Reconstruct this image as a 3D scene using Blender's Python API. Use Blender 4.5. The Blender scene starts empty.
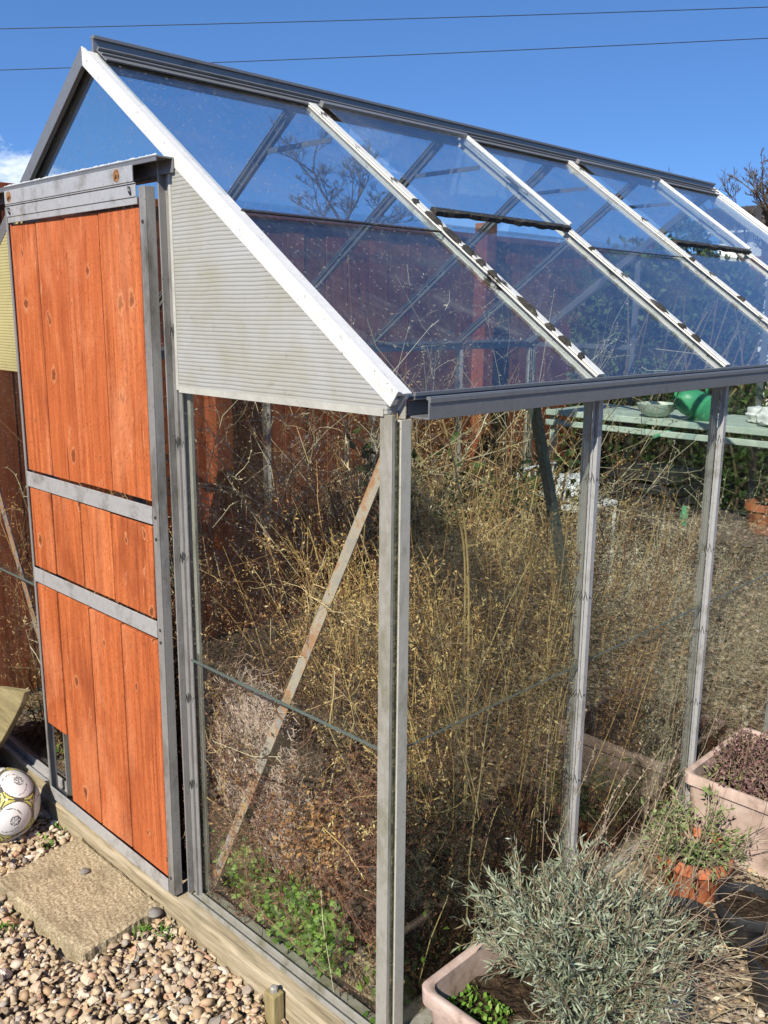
import bpy, bmesh, math, random
import numpy as np
from mathutils import Vector, Matrix

random.seed(7); rng = np.random.default_rng(7)
S = bpy.context.scene
COL = S.collection

# ------------------------------------------------------------------ helpers
class MB:
    """collects boxes, prisms, tubes and ribbons; build() links them as ONE mesh object"""
    def __init__(s): s.v = []; s.f = []; s.r = []
    def add(s, vs, fs, rnd=0.0):
        b = len(s.v); s.v += [tuple(p) for p in vs]
        for q in fs: s.f.append(tuple(i + b for i in q)); s.r.append(rnd)
    def box(s, a, b, rnd=0.0):
        x0, y0, z0 = a; x1, y1, z1 = b
        s.add([(x0,y0,z0),(x1,y0,z0),(x1,y1,z0),(x0,y1,z0),(x0,y0,z1),(x1,y0,z1),(x1,y1,z1),(x0,y1,z1)],
              [(0,3,2,1),(4,5,6,7),(0,1,5,4),(1,2,6,5),(2,3,7,6),(3,0,4,7)], rnd)
        return s
    def beam(s, p, q, side, w0, w1, h0, h1, rnd=0.0):
        """box along p->q; side = direction of width (w0..w1), height dir = axis x side (h0..h1)"""
        p = Vector(p); q = Vector(q); ax = (q-p).normalized(); sd = Vector(side); sd = (sd - ax*sd.dot(ax)).normalized(); up = ax.cross(sd)
        vs = []
        for e in (p, q):
            for (w, h) in ((w0,h0),(w1,h0),(w1,h1),(w0,h1)): vs.append(e + sd*w + up*h)
        s.add(vs, [(3,2,1,0),(4,5,6,7),(0,1,5,4),(1,2,6,5),(2,3,7,6),(3,0,4,7)], rnd); return s
    def prism(s, poly, d, rnd=0.0):
        n = len(poly); d = Vector(d); a = [Vector(p) for p in poly]
        s.add(a + [p + d for p in a], [tuple(range(n))[::-1], tuple(range(n, 2*n))] + [(i, (i+1) % n, n+(i+1) % n, n+i) for i in range(n)], rnd); return s
    def tube(s, pts, radii, n=5, rnd=0.0, cap=True):
        pts = [Vector(p) for p in pts]
        if not hasattr(radii, '__len__'): radii = [radii]*len(pts)
        vs = []; fs = []
        for i, p in enumerate(pts):
            t = (pts[min(i+1, len(pts)-1)] - pts[max(i-1, 0)]).normalized()
            a = t.cross(Vector((0.31, 0.17, 1.0)) if abs(t.z) < .9 else Vector((1, .2, 0))).normalized(); b = t.cross(a)
            for k in range(n):
                an = 2*math.pi*k/n; vs.append(p + (a*math.cos(an) + b*math.sin(an))*radii[i])
        for i in range(len(pts)-1):
            for k in range(n): fs.append((i*n+k, i*n+(k+1) % n, (i+1)*n+(k+1) % n, (i+1)*n+k))
        if cap: fs.append(tuple(range(n))[::-1]); fs.append(tuple((len(pts)-1)*n+k for k in range(n)))
        s.add(vs, fs, rnd); return s
    def lathe(s, prof, c, n=32, rnd=0.0):
        vs = []; fs = []; m = len(prof)
        for k in range(n):
            a = 2*math.pi*k/n
            for (r, z) in prof: vs.append((c[0]+r*math.cos(a), c[1]+r*math.sin(a), c[2]+z))
        for k in range(n):
            k2 = (k+1) % n
            for i in range(m-1): fs.append((k*m+i, k2*m+i, k2*m+i+1, k*m+i+1))
        s.add(vs, fs, rnd); return s
    def build(s, name, mat, parent=None, bevel=0.0, smooth=False, label=None):
        me = bpy.data.meshes.new(name); me.from_pydata(s.v, [], s.f); me.update()
        if any(s.r):
            at = me.attributes.new('rnd', 'FLOAT', 'FACE'); at.data.foreach_set('value', s.r)
        return link(name, me, mat, parent, bevel, smooth, label)

def link(name, me, mat, parent=None, bevel=0.0, smooth=False, label=None):
    me.materials.append(mat)
    if smooth:
        me.polygons.foreach_set('use_smooth', [True]*len(me.polygons))
        if len(me.polygons) < 5000: me.set_sharp_from_angle(angle=math.radians(50))
    o = bpy.data.objects.new(name, me); COL.objects.link(o)
    if parent is not None:
        o.parent = parent
        o.matrix_parent_inverse = Matrix.Translation(parent.location).inverted()   # every parent stands unrotated in world axes
    if bevel:
        b = o.modifiers.new('bevel', 'BEVEL'); b.width = bevel; b.segments = 2; b.limit_method = 'ANGLE'; b.angle_limit = math.radians(40)
    if label: o['label'] = label
    return o

def tag(o, label=None, cat=None, group=None, kind=None):
    if label: o['label'] = label
    if cat: o['category'] = cat
    if group: o['group'] = group
    if kind: o['kind'] = kind
    return o
def empty(name, loc=(0,0,0)):
    o = bpy.data.objects.new(name, None); COL.objects.link(o); o.location = loc; o.empty_display_size = .1; return o

def np_mesh(name, V, Fq, rnd, mat, parent=None, smooth=False):
    """fast mesh from numpy arrays; Fq (m,k) faces of k corners"""
    me = bpy.data.meshes.new(name); m, k = Fq.shape
    me.vertices.add(len(V)); me.vertices.foreach_set('co', V.astype(np.float32).ravel())
    me.loops.add(m*k); me.loops.foreach_set('vertex_index', Fq.astype(np.int32).ravel())
    me.polygons.add(m); me.polygons.foreach_set('loop_start', np.arange(0, m*k, k, dtype=np.int32))
    try: me.polygons.foreach_set('loop_total', np.full(m, k, dtype=np.int32))
    except Exception: pass
    me.update(calc_edges=True)
    if rnd is not None:
        at = me.attributes.new('rnd', 'FLOAT', 'FACE'); at.data.foreach_set('value', np.asarray(rnd, dtype=np.float32))
    me.validate()
    return link(name, me, mat, parent, 0, smooth)

# ------------------------------------------------------------------ materials
class NT:
    def __init__(s, name):
        s.m = bpy.data.materials.new(name); s.m.use_nodes = True; s.t = s.m.node_tree; s.t.nodes.clear()
        s.out = s.n('ShaderNodeOutputMaterial')
    def n(s, ty, **k):
        x = s.t.nodes.new(ty)
        for a, b in k.items():
            if a.startswith('i_'):
                key = a[2:]; key = int(key) if key.isdigit() else key.replace('_', ' ')
                x.inputs[key].default_value = b
            else: setattr(x, a, b)
        return x
    def l(s, a, b): s.t.links.new(a, b)
    def ramp(s, fac, stops, interp='LINEAR'):
        r = s.n('ShaderNodeValToRGB'); r.color_ramp.interpolation = interp; e = r.color_ramp.elements
        while len(e) < len(stops): e.new(.5)
        for q, (p, c) in zip(e, stops): q.position = p; q.color = (*c, 1) if len(c) == 3 else c
        if fac is not None: s.l(fac, r.inputs['Fac'])
        return r
    def mix(s, fac, a, b, mode='MIX'):
        x = s.n('ShaderNodeMix', data_type='RGBA', blend_type=mode)
        for v, i in ((fac, 0), (a, 6), (b, 7)):
            if hasattr(v, 'is_linked'): s.l(v, x.inputs[i])
            else: x.inputs[i].default_value = v if i == 0 else (*v, 1)
        return x.outputs[2]
    def math(s, op, a, b=None, clamp=False):
        x = s.n('ShaderNodeMath', operation=op, use_clamp=clamp)
        for v, i in ((a, 0), (b, 1)):
            if v is None: continue
            if hasattr(v, 'is_linked'): s.l(v, x.inputs[i])
            else: x.inputs[i].default_value = v
        return x.outputs[0]
    def coord(s, scale=(1,1,1), kind='Object'):
        tc = s.n('ShaderNodeTexCoord'); mp = s.n('ShaderNodeMapping'); mp.inputs['Scale'].default_value = scale
        s.l(tc.outputs[kind], mp.inputs['Vector']); return mp.outputs['Vector']
    def noise(s, scale, detail=4, vec=None, rough=.55, dist=0.0):
        x = s.n('ShaderNodeTexNoise'); x.inputs['Scale'].default_value = scale; x.inputs['Detail'].default_value = detail
        x.inputs['Roughness'].default_value = rough; x.inputs['Distortion'].default_value = dist
        s.l(vec if vec is not None else s.coord(), x.inputs['Vector']); return x.outputs['Fac']
    def attr(s, name='rnd'):
        a = s.n('ShaderNodeAttribute'); a.attribute_name = name; return a.outputs['Fac']
    def bump(s, h, strength=.3, dist=.01):
        b = s.n('ShaderNodeBump'); b.inputs['Strength'].default_value = strength; b.inputs['Distance'].default_value = dist
        s.l(h, b.inputs['Height']); return b.outputs['Normal']
    def bsdf(s, col, rough=.6, metal=0.0, normal=None, spec=.5):
        p = s.n('ShaderNodeBsdfPrincipled')
        for v, i in ((col, 'Base Color'), (rough, 'Roughness'), (metal, 'Metallic'), (spec, 'Specular IOR Level')):
            if hasattr(v, 'is_linked'): s.l(v, p.inputs[i])
            else: p.inputs[i].default_value = (*v, 1) if i == 'Base Color' else v
        if normal is not None: s.l(normal, p.inputs['Normal'])
        return p.outputs[0]
    def done(s, sh): s.l(sh, s.out.inputs['Surface']); return s.m

def mottled(name, stops, scale=8, rough=.7, metal=0, bump=.2, bscale=60, bdist=.003, spec=.4, stretch=(1,1,1)):
    t = NT(name); v = t.coord(stretch)
    r = t.ramp(t.noise(scale, 6, v, .65), stops)
    return t.done(t.bsdf(r.outputs[0], rough, metal, t.bump(t.noise(bscale, 4, v), bump, bdist), spec))
def leafy(name, stops, rough=.6, trans=.35):
    """thin plant matter coloured by the per-face random value, some light passing through"""
    t = NT(name); c = t.ramp(t.attr(), stops).outputs[0]
    a = t.bsdf(c, rough, 0, None, .25); b = t.n('ShaderNodeBsdfTranslucent'); t.l(c, b.inputs[0])
    x = t.n('ShaderNodeMixShader'); x.inputs[0].default_value = trans; t.l(a, x.inputs[1]); t.l(b.outputs[0], x.inputs[2])
    return t.done(x.outputs[0])

def metal_mat(name, base, dirt, dirt_lo=.6, dirt_hi=.75, rough=.5, metal=.35, dscale=14, stretch=(1,1,1)):
    t = NT(name); v = t.coord(stretch)
    n1 = t.noise(dscale, 8, v, .7); n2 = t.noise(70, 3)
    c0 = t.mix(n2, tuple(b*.82 for b in base), tuple(min(1, b*1.1) for b in base))
    k = t.n('ShaderNodeMapRange'); k.inputs[1].default_value = dirt_lo; k.inputs[2].default_value = dirt_hi; t.l(n1, k.inputs[0])
    c = t.mix(k.outputs[0], c0, dirt)
    sp = t.n('ShaderNodeMapRange'); sp.inputs[1].default_value = .68; sp.inputs[2].default_value = .74; t.l(t.noise(160, 2), sp.inputs[0])
    c = t.mix(sp.outputs[0], c, tuple(.35*b for b in base))
    return t.done(t.bsdf(c, rough, metal, t.bump(n2, .12, .001), .5))

M = {}
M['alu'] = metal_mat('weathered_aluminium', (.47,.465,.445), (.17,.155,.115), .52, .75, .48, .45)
M['alu_grime'] = metal_mat('grimy_aluminium', (.31,.298,.272), (.085,.075,.055), .49, .70, .5, .45, 10, (1,1,.35))
M['alu_cream'] = metal_mat('cream_oxidised_aluminium', (.43,.41,.335), (.14,.13,.06), .52, .72, .55, .15, 12, (1,1,.4))
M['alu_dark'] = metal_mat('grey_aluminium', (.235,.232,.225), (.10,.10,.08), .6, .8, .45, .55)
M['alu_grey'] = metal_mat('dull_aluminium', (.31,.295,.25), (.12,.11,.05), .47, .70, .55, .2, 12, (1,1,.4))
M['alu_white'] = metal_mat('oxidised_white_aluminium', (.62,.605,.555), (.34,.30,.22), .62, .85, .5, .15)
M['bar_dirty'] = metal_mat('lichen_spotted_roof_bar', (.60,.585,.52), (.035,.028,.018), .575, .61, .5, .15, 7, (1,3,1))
M['strut'] = metal_mat('dark_strut', (.11,.14,.12), (.05,.06,.05), .6, .8, .5, .3)
M['wire'] = mottled('spring_wire', [(.3,(.05,.05,.05)),(.7,(.12,.12,.11))], 40, .4, .6)
M['black'] = mottled('black_plastic', [(.3,(.012,.012,.013)),(.7,(.03,.03,.03))], 20, .45)
M['vent_edge'] = mottled('mossy_black_seal', [(.35,(.012,.011,.010)),(.6,(.03,.027,.02)),(.75,(.14,.13,.11))], 40, .9, 0, .8, 80, .006)

def rust_brace():
    t = NT('painted_rusty_brace'); v = t.coord()
    n = t.noise(9, 6, v, .7)
    c = t.ramp(n, [(.36,(.33,.30,.26)),(.46,(.42,.36,.28)),(.54,(.40,.20,.09)),(.60,(.30,.29,.28)),(.8,(.38,.37,.35))]).outputs[0]
    return t.done(t.bsdf(c, .6, .15, t.bump(t.noise(90, 3), .2, .001)))
M['brace'] = rust_brace()
M['rust'] = mottled('rust', [(.35,(.06,.028,.012)),(.5,(.20,.09,.03)),(.7,(.34,.20,.09))], 90, .8, .1)

def stained_wood():
    t = NT('orange_stained_planks')
    r = t.attr(); tc = t.n('ShaderNodeTexCoord'); cx = t.n('ShaderNodeCombineXYZ')
    t.l(t.math('MULTIPLY', r, 13.7), cx.inputs[1]); t.l(t.math('MULTIPLY', r, 7.3), cx.inputs[2])
    va = t.n('ShaderNodeVectorMath', operation='ADD'); t.l(tc.outputs['Object'], va.inputs[0]); t.l(cx.outputs[0], va.inputs[1])
    def mp(sc, src=None):
        m_ = t.n('ShaderNodeMapping'); m_.inputs['Scale'].default_value = sc; t.l(src or va.outputs[0], m_.inputs['Vector']); return m_.outputs[0]
    grain = t.noise(1, 6, mp((70, 20, 3.0)), .65, .6)
    fine = t.noise(1, 3, mp((260, 60, 9)), .6)
    blot = t.noise(1, 4, mp((7, 5, 3.2)), .6)
    base = t.ramp(grain, [(.30,(.18,.042,.013)),(.46,(.37,.098,.028)),(.58,(.45,.124,.037)),(.75,(.56,.19,.07))]).outputs[0]
    k1 = t.n('ShaderNodeMapRange'); k1.inputs[1].default_value = .52; k1.inputs[2].default_value = .74; t.l(blot, k1.inputs[0])
    base = t.mix(t.math('MULTIPLY', k1.outputs[0], .85), base, (.17,.033,.010))
    sp = t.n('ShaderNodeMapRange'); sp.inputs[1].default_value = .60; sp.inputs[2].default_value = .72; t.l(fine, sp.inputs[0])
    base = t.mix(t.math('MULTIPLY', sp.outputs[0], .65), base, (.13,.026,.009))
    # knots: sparse cells with a dark heart, a pale ring and worn streaks
    vo = t.n('ShaderNodeTexVoronoi', feature='F1', voronoi_dimensions='2D'); vo.inputs['Scale'].default_value = 1.0; vo.inputs['Randomness'].default_value = 1
    nv = t.n('ShaderNodeTexNoise'); nv.inputs['Scale'].default_value = 45; t.l(va.outputs[0], nv.inputs['Vector'])
    nm = t.n('ShaderNodeVectorMath', operation='MULTIPLY_ADD'); nm.inputs[1].default_value = (.026,.0,.04); t.l(nv.outputs['Color'], nm.inputs[0]); t.l(va.outputs[0], nm.inputs[2])
    sp_ = t.n('ShaderNodeSeparateXYZ'); t.l(nm.outputs[0], sp_.inputs[0]); cp = t.n('ShaderNodeCombineXYZ'); t.l(t.math('MULTIPLY', sp_.outputs[0], 9.0), cp.inputs[0]); t.l(t.math('MULTIPLY', sp_.outputs[2], 5.6), cp.inputs[1]); t.l(cp.outputs[0], vo.inputs['Vector'])
    sx = t.n('ShaderNodeSeparateColor'); t.l(vo.outputs['Color'], sx.inputs[0])
    on = t.math('GREATER_THAN', sx.outputs[0], .40)
    size = t.math('MULTIPLY_ADD', t.math('POWER', sx.outputs[1], 2.0), .13); size_n = size.node; size_n.inputs[2].default_value = .05
    q = t.math('DIVIDE', vo.outputs['Distance'], size)
    ring = t.ramp(q, [(.0,(1,1,1)),(.5,(1,1,1)),(.95,(.5,.5,.5)),(1.0,(0,0,0))]).outputs[0]
    kc = t.ramp(q, [(.0,(.09,.03,.012)),(.45,(.20,.06,.02)),(.60,(.30,.09,.03)),(.70,(.50,.25,.12)),(.82,(.45,.19,.08)),(.98,(.38,.10,.03))]).outputs[0]
    rr = t.n('ShaderNodeSeparateColor'); t.l(ring, rr.inputs[0])
    base = t.mix(t.math('MULTIPLY', rr.outputs[0], on), base, kc)
    # scuffs where the stain wore off
    sc = t.noise(1, 7, mp((26, 9, 6.5)), .7, 1.4)
    k2 = t.n('ShaderNodeMapRange'); k2.inputs[1].default_value = .625; k2.inputs[2].default_value = .69; t.l(sc, k2.inputs[0])
    base = t.mix(t.math('MULTIPLY', k2.outputs[0], .55), base, (.60,.30,.16))
    base = t.mix(t.math('MULTIPLY', t.math('FRACT', t.math('MULTIPLY', r, 37.7)), .34), base, (.30,.055,.013))
    fd = t.n('ShaderNodeMapRange'); fd.inputs[1].default_value = .50; fd.inputs[2].default_value = .70; t.l(t.noise(1, 5, mp((5.5, 3, 2.2)), .65, .5), fd.inputs[0])
    base = t.mix(t.math('MULTIPLY', fd.outputs[0], .6), base, (.56,.215,.095))
    spk = t.noise(1, 2, mp((330, 90, 120)), .6); s3 = t.n('ShaderNodeMapRange'); s3.inputs[1].default_value = .55; s3.inputs[2].default_value = .68; t.l(spk, s3.inputs[0])
    base = t.mix(t.math('MULTIPLY', s3.outputs[0], .6), base, (.13,.026,.008))
    crk = t.noise(1, 3, mp((120, 30, 1.6)), .5); s4 = t.n('ShaderNodeMapRange'); s4.inputs[1].default_value = .70; s4.inputs[2].default_value = .74; t.l(crk, s4.inputs[0])
    base = t.mix(t.math('MULTIPLY', s4.outputs[0], .75), base, (.07,.016,.007))
    h = t.math('ADD', t.math('MULTIPLY', grain, .6), t.math('MULTIPLY', fine, .4))
    return t.done(t.bsdf(base, .62, 0, t.bump(h, .35, .004), .3))
M['door_wood'] = stained_wood()

def timber(name, stops, stretch, rough=.85):
    t = NT(name); n = t.noise(1, 7, t.coord(stretch), .65, .8); b = t.noise(6, 5)
    c = t.ramp(n, stops).outputs[0]
    k = t.n('ShaderNodeMapRange'); k.inputs[1].default_value = .5; k.inputs[2].default_value = .72; t.l(b, k.inputs[0])
    c = t.mix(t.math('MULTIPLY', k.outputs[0], .6), c, (.12,.115,.06))
    return t.done(t.bsdf(c, rough, 0, t.bump(n, .5, .004), .25))
M['sleeper'] = timber('weathered_softwood', [(.3,(.13,.10,.055)),(.5,(.31,.25,.155)),(.7,(.43,.36,.25))], (4,60,60))
M['sleeper_side'] = timber('weathered_softwood_side', [(.3,(.20,.15,.075)),(.5,(.40,.31,.18)),(.7,(.52,.42,.27))], (60,4,60))
M['stake'] = timber('stake_wood', [(.3,(.16,.12,.05)),(.6,(.30,.24,.11)),(.8,(.38,.33,.2))], (60,60,5))
M['board'] = timber('yellow_plywood', [(.3,(.12,.095,.045)),(.5,(.20,.16,.075)),(.7,(.27,.225,.115))], (5,40,40))

def fence_mat():
    t = NT('red_brown_fence_stain'); r = t.attr()
    n = t.noise(1, 6, t.coord((30,30,2.5)), .6, .6)
    c = t.ramp(n, [(.3,(.10,.025,.011)),(.55,(.22,.055,.021)),(.8,(.34,.098,.038))]).outputs[0]
    c = t.mix(t.math('MULTIPLY', r, .5), c, (.05,.016,.010))
    return t.done(t.bsdf(c, .8, 0, t.bump(n, .4, .004), .2))
M['fence'] = fence_mat()

def slab_mat():
    t = NT('lichen_yellow_concrete')
    g = t.noise(150, 3, None, .7); b = t.noise(9, 6, None, .65); f = t.noise(420, 2)
    c = t.ramp(g, [(.33,(.15,.118,.07)),(.5,(.33,.262,.155)),(.68,(.51,.43,.29))]).outputs[0]
    k = t.n('ShaderNodeMapRange'); k.inputs[1].default_value = .48; k.inputs[2].default_value = .66; t.l(b, k.inputs[0])
    c = t.mix(t.math('MULTIPLY', k.outputs[0], .62), c, (.135,.105,.06))
    return t.done(t.bsdf(c, .95, 0, t.bump(t.math('ADD', g, f), .45, .003), .2))
M['slab'] = slab_mat()

PEB = [(0,(.50,.36,.20)),(.14,(.36,.235,.125)),(.26,(.60,.48,.32)),(.36,(.25,.175,.11)),(.46,(.46,.35,.21)),(.55,(.64,.55,.41)),(.63,(.42,.22,.125)),(.70,(.30,.265,.22)),(.80,(.55,.43,.27)),(.9,(.41,.29,.165)),(.965,(.74,.69,.6)),(1,(.13,.105,.08))]
def pebble_mat():
    t = NT('river_pebbles'); c = t.ramp(t.attr(), PEB).outputs[0]
    n = t.noise(120, 4); c = t.mix(t.math('MULTIPLY', n, .55), c, (.20,.15,.10))
    return t.done(t.bsdf(c, .7, 0, t.bump(t.noise(300, 3), .25, .001), .35))
M['pebble'] = pebble_mat()
def ground_mat():
    t = NT('grit_ground'); v = t.coord()
    vo = t.n('ShaderNodeTexVoronoi'); vo.inputs['Scale'].default_value = 55; t.l(v, vo.inputs['Vector'])
    s = t.n('ShaderNodeSeparateColor'); t.l(vo.outputs['Color'], s.inputs[0])
    c = t.ramp(s.outputs[0], PEB).outputs[0]
    d = t.ramp(vo.outputs['Distance'], [(.3,(1,1,1)),(.75,(.0,.0,.0))]).outputs[0]
    c = t.mix(t.noise(2.5, 5), c, (.12,.085,.055)); c = t.mix(.35, c, (.15,.11,.07))
    return t.done(t.bsdf(c, .95, 0, t.bump(d, 1.0, .012), .2))
M['ground'] = ground_mat()
M['soil'] = mottled('dark_soil', [(.3,(.018,.012,.008)),(.55,(.045,.030,.018)),(.75,(.10,.07,.04))], 60, .95, 0, 1, 90, .02, .1)
M['inner_soil'] = mottled('dry_brown_earth', [(.3,(.035,.022,.014)),(.55,(.075,.048,.028)),(.75,(.13,.09,.05))], 30, .95, 0, 1, 60, .03, .1)
M['trough'] = mottled('pale_pink_terracotta_plastic', [(.3,(.20,.145,.11)),(.45,(.36,.265,.21)),(.6,(.44,.335,.275)),(.78,(.54,.45,.38))], 16, .75, 0, .35, 90, .002, .25)
M['terracotta'] = mottled('terracotta', [(.3,(.28,.085,.036)),(.55,(.43,.135,.055)),(.78,(.52,.24,.13))], 18, .7, 0, .25, 90, .002, .3)

def glass(name, tint, dirt, dirt_amt, base_amt, dscale, speck, streak_axes, streak):
    t = NT(name)
    lw = t.n('ShaderNodeLayerWeight'); lw.inputs['Blend'].default_value = .5
    fr = t.math('MULTIPLY_ADD', t.math('POWER', lw.outputs['Facing'], 4.8), .95); fr.node.inputs[2].default_value = .042
    wv = t.noise(2.2, 2)                                     # old glass is never quite flat
    tr = t.n('ShaderNodeBsdfTransparent'); tr.inputs[0].default_value = (*tint, 1)
    gl = t.n('ShaderNodeBsdfGlossy'); gl.inputs['Roughness'].default_value = 0.0; gl.inputs[0].default_value = (1,1,1,1); t.l(t.bump(wv, .25, .004), gl.inputs['Normal'])
    t1 = t.n('ShaderNodeMixShader'); t.l(fr, t1.inputs[0]); t.l(tr.outputs[0], t1.inputs[1]); t.l(gl.outputs[0], t1.inputs[2])
    di = t.n('ShaderNodeBsdfDiffuse'); di.inputs[0].default_value = (*dirt, 1)
    tl = t.n('ShaderNodeBsdfTranslucent'); tl.inputs[0].default_value = (*dirt, 1)
    d2 = t.n('ShaderNodeMixShader'); d2.inputs[0].default_value = .4; t.l(di.outputs[0], d2.inputs[1]); t.l(tl.outputs[0], d2.inputs[2])
    def rng_(src, lo, hi, a_, b_):
        k = t.n('ShaderNodeMapRange'); k.inputs[1].default_value = lo; k.inputs[2].default_value = hi; k.inputs[3].default_value = a_; k.inputs[4].default_value = b_; t.l(src, k.inputs[0]); return k.outputs[0]
    f = rng_(t.noise(dscale, 7, None, .7, .7), .42, .78, base_amt, dirt_amt)
    vo = t.n('ShaderNodeTexVoronoi'); vo.inputs['Scale'].default_value = 75; t.l(t.coord(), vo.inputs['Vector'])
    sc_ = t.n('ShaderNodeSeparateColor'); t.l(vo.outputs['Color'], sc_.inputs[0])
    sp = t.math('MULTIPLY', rng_(vo.outputs['Distance'], .12, .22, speck, 0), t.math('GREATER_THAN', sc_.outputs[0], .62))
    st = rng_(t.noise(1, 4, t.coord(streak_axes), .65, 1.2), .60, .70, 0, streak)
    f = t.math('ADD', t.math('ADD', f, sp), st, True)
    t2 = t.n('ShaderNodeMixShader'); t.l(f, t2.inputs[0]); t.l(t1.outputs[0], t2.inputs[1]); t.l(d2.outputs[0], t2.inputs[2])
    return t.done(t2.outputs[0])
M['roof_glass'] = glass('roof_glass', (.90,.94,.96), (.46,.43,.38), .075, .006, 5, .42, (5,70,5), .07)
M['side_glass'] = glass('side_glass', (.95,.96,.92), (.40,.34,.24), .035, .003, 4, .22, (60,60,3), .05)
M['gable_glass'] = glass('gable_glass', (.97,.98,.96), (.45,.41,.34), .016, .001, 4, .22, (60,60,3), .04)

def poly_mat(name, c1, c2, flute):
    t = NT(name); v = t.coord()
    sx = t.n('ShaderNodeSeparateXYZ'); t.l(v, sx.inputs[0])
    wob = t.math('MULTIPLY', t.noise(7, 2), .004)
    w = t.math('FRACT', t.math('DIVIDE', t.math('ADD', sx.outputs[2], wob), flute))
    line = t.ramp(w, [(0,(1,1,1)),(.45,(1,1,1)),(.66,(0,0,0)),(.82,(0,0,0)),(1,(1,1,1))]).outputs[0]
    n = t.noise(5, 6, v, .65, .5)
    c = t.ramp(n, [(.36,c1),(.52,tuple(.5*(a+b) for a, b in zip(c1, c2))),(.66,c2)]).outputs[0]
    ls = t.math('MULTIPLY_ADD', t.noise(3, 3), .9); ls.node.inputs[2].default_value = -.08
    sp = t.n('ShaderNodeSeparateColor'); t.l(line, sp.inputs[0])
    c = t.mix(t.math('MULTIPLY', t.math('SUBTRACT', 1.0, sp.outputs[0]), ls, True), c, tuple(x*.55 for x in c1))
    d = t.n('ShaderNodeMapRange'); d.inputs[1].default_value = .60; d.inputs[2].default_value = .72; t.l(t.noise(38, 5, None, .7), d.inputs[0])
    c = t.mix(t.math('MULTIPLY', d.outputs[0], .35), c, (.22,.20,.10))
    p = t.bsdf(c, .28, 0, t.bump(line, .4, .002), .5)
    tl = t.n('ShaderNodeBsdfTranslucent'); t.l(c, tl.inputs[0])
    x = t.n('ShaderNodeMixShader'); x.inputs[0].default_value = .35; t.l(p, x.inputs[1]); t.l(tl.outputs[0], x.inputs[2])
    return t.done(x.outputs[0])
M['poly'] = poly_mat('twinwall_polycarbonate', (.50,.50,.475), (.42,.405,.31), .0080)
M['poly_yellow'] = poly_mat('yellowed_polycarbonate', (.60,.53,.26), (.50,.43,.2), .0079)
M['tape'] = mottled('panel_tape', [(.3,(.30,.29,.245)),(.7,(.42,.41,.355))], 20, .5)
M['moss'] = mottled('moss', [(.35,(.022,.021,.012)),(.55,(.07,.068,.03)),(.8,(.20,.17,.10))], 60, .95, 0, 1, 120, .01)

M['lavender'] = leafy('lavender_leaves', [(0,(.12,.15,.085)),(.35,(.20,.235,.14)),(.7,(.30,.335,.225)),(.92,(.42,.45,.335)),(1,(.22,.18,.10))], .6, .25)
M['twig'] = leafy('dry_twigs', [(0,(.11,.078,.05)),(.5,(.23,.17,.11)),(1,(.38,.31,.21))], .8, .1)
M['weeds'] = leafy('dried_weeds', [(0,(.05,.026,.016)),(.35,(.17,.082,.040)),(.6,(.42,.235,.095)),(.85,(.62,.41,.18)),(1,(.74,.59,.34))], .8, .3)
M['red_weeds'] = leafy('russet_weeds', [(0,(.06,.026,.018)),(.4,(.17,.072,.046)),(.75,(.30,.145,.09)),(1,(.48,.30,.20))], .8, .3)
M['dark_and_shaded_weeds'] = leafy('dark_dead_and_shaded_weeds', [(0,(.018,.012,.008)),(.5,(.045,.028,.018)),(.85,(.10,.06,.035)),(1,(.20,.12,.07))], .8, .2)  # dark withered stalks, and shade put into the colour of the corner tangle
M['straw'] = leafy('straw', [(0,(.20,.12,.045)),(.45,(.58,.41,.15)),(.85,(.80,.65,.33)),(1,(.42,.23,.08))], .6, .3)
M['pale_straw'] = leafy('pale_straw', [(0,(.34,.27,.15)),(.5,(.54,.46,.28)),(1,(.72,.64,.46))], .7, .3)
M['fluff'] = leafy('seed_fluff', [(0,(.36,.23,.18)),(.5,(.56,.42,.34)),(1,(.74,.63,.54))], .9, .4)
M['green'] = leafy('green_weeds', [(0,(.07,.16,.022)),(.5,(.15,.29,.04)),(1,(.27,.40,.09))], .5, .35)
M['pot_green'] = leafy('pot_plant_leaves', [(0,(.12,.17,.05)),(.5,(.20,.27,.09)),(1,(.33,.36,.17))], .5, .3)
M['sedum'] = leafy('sedum_leaves', [(0,(.10,.05,.05)),(.5,(.20,.11,.10)),(.85,(.28,.18,.14)),(1,(.20,.24,.08))], .6, .2)
M['dead_leaf'] = leafy('dead_leaves', [(0,(.26,.12,.045)),(.5,(.46,.23,.08)),(1,(.60,.37,.16))], .7, .3)
M['hedge'] = leafy('hedge_leaves', [(0,(.022,.042,.012)),(.5,(.045,.080,.020)),(1,(.10,.15,.045))], .5, .25)
M['bark'] = mottled('bark', [(.3,(.045,.033,.025)),(.7,(.13,.10,.075))], 30, .9)
M['cable'] = mottled('cable_rubber', [(.3,(.01,.01,.012)),(.7,(.02,.02,.022))], 20, .6)
M['white_paint'] = mottled('white_paint', [(.3,(.62,.62,.6)),(.7,(.8,.8,.78))], 10, .6)
M['dark_roof'] = mottled('dark_roof_felt', [(.3,(.018,.018,.02)),(.7,(.05,.05,.055))], 20, .9)
M['green_plastic'] = mottled('green_plastic', [(.3,(.035,.24,.11)),(.7,(.06,.32,.16))], 6, .4)
M['table_top'] = mottled('pale_green_table', [(.3,(.36,.44,.36)),(.7,(.5,.56,.48))], 10, .5)
M['stone_dk'] = mottled('grey_stone', [(.3,(.10,.09,.08)),(.7,(.22,.20,.17))], 30, .9)

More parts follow.
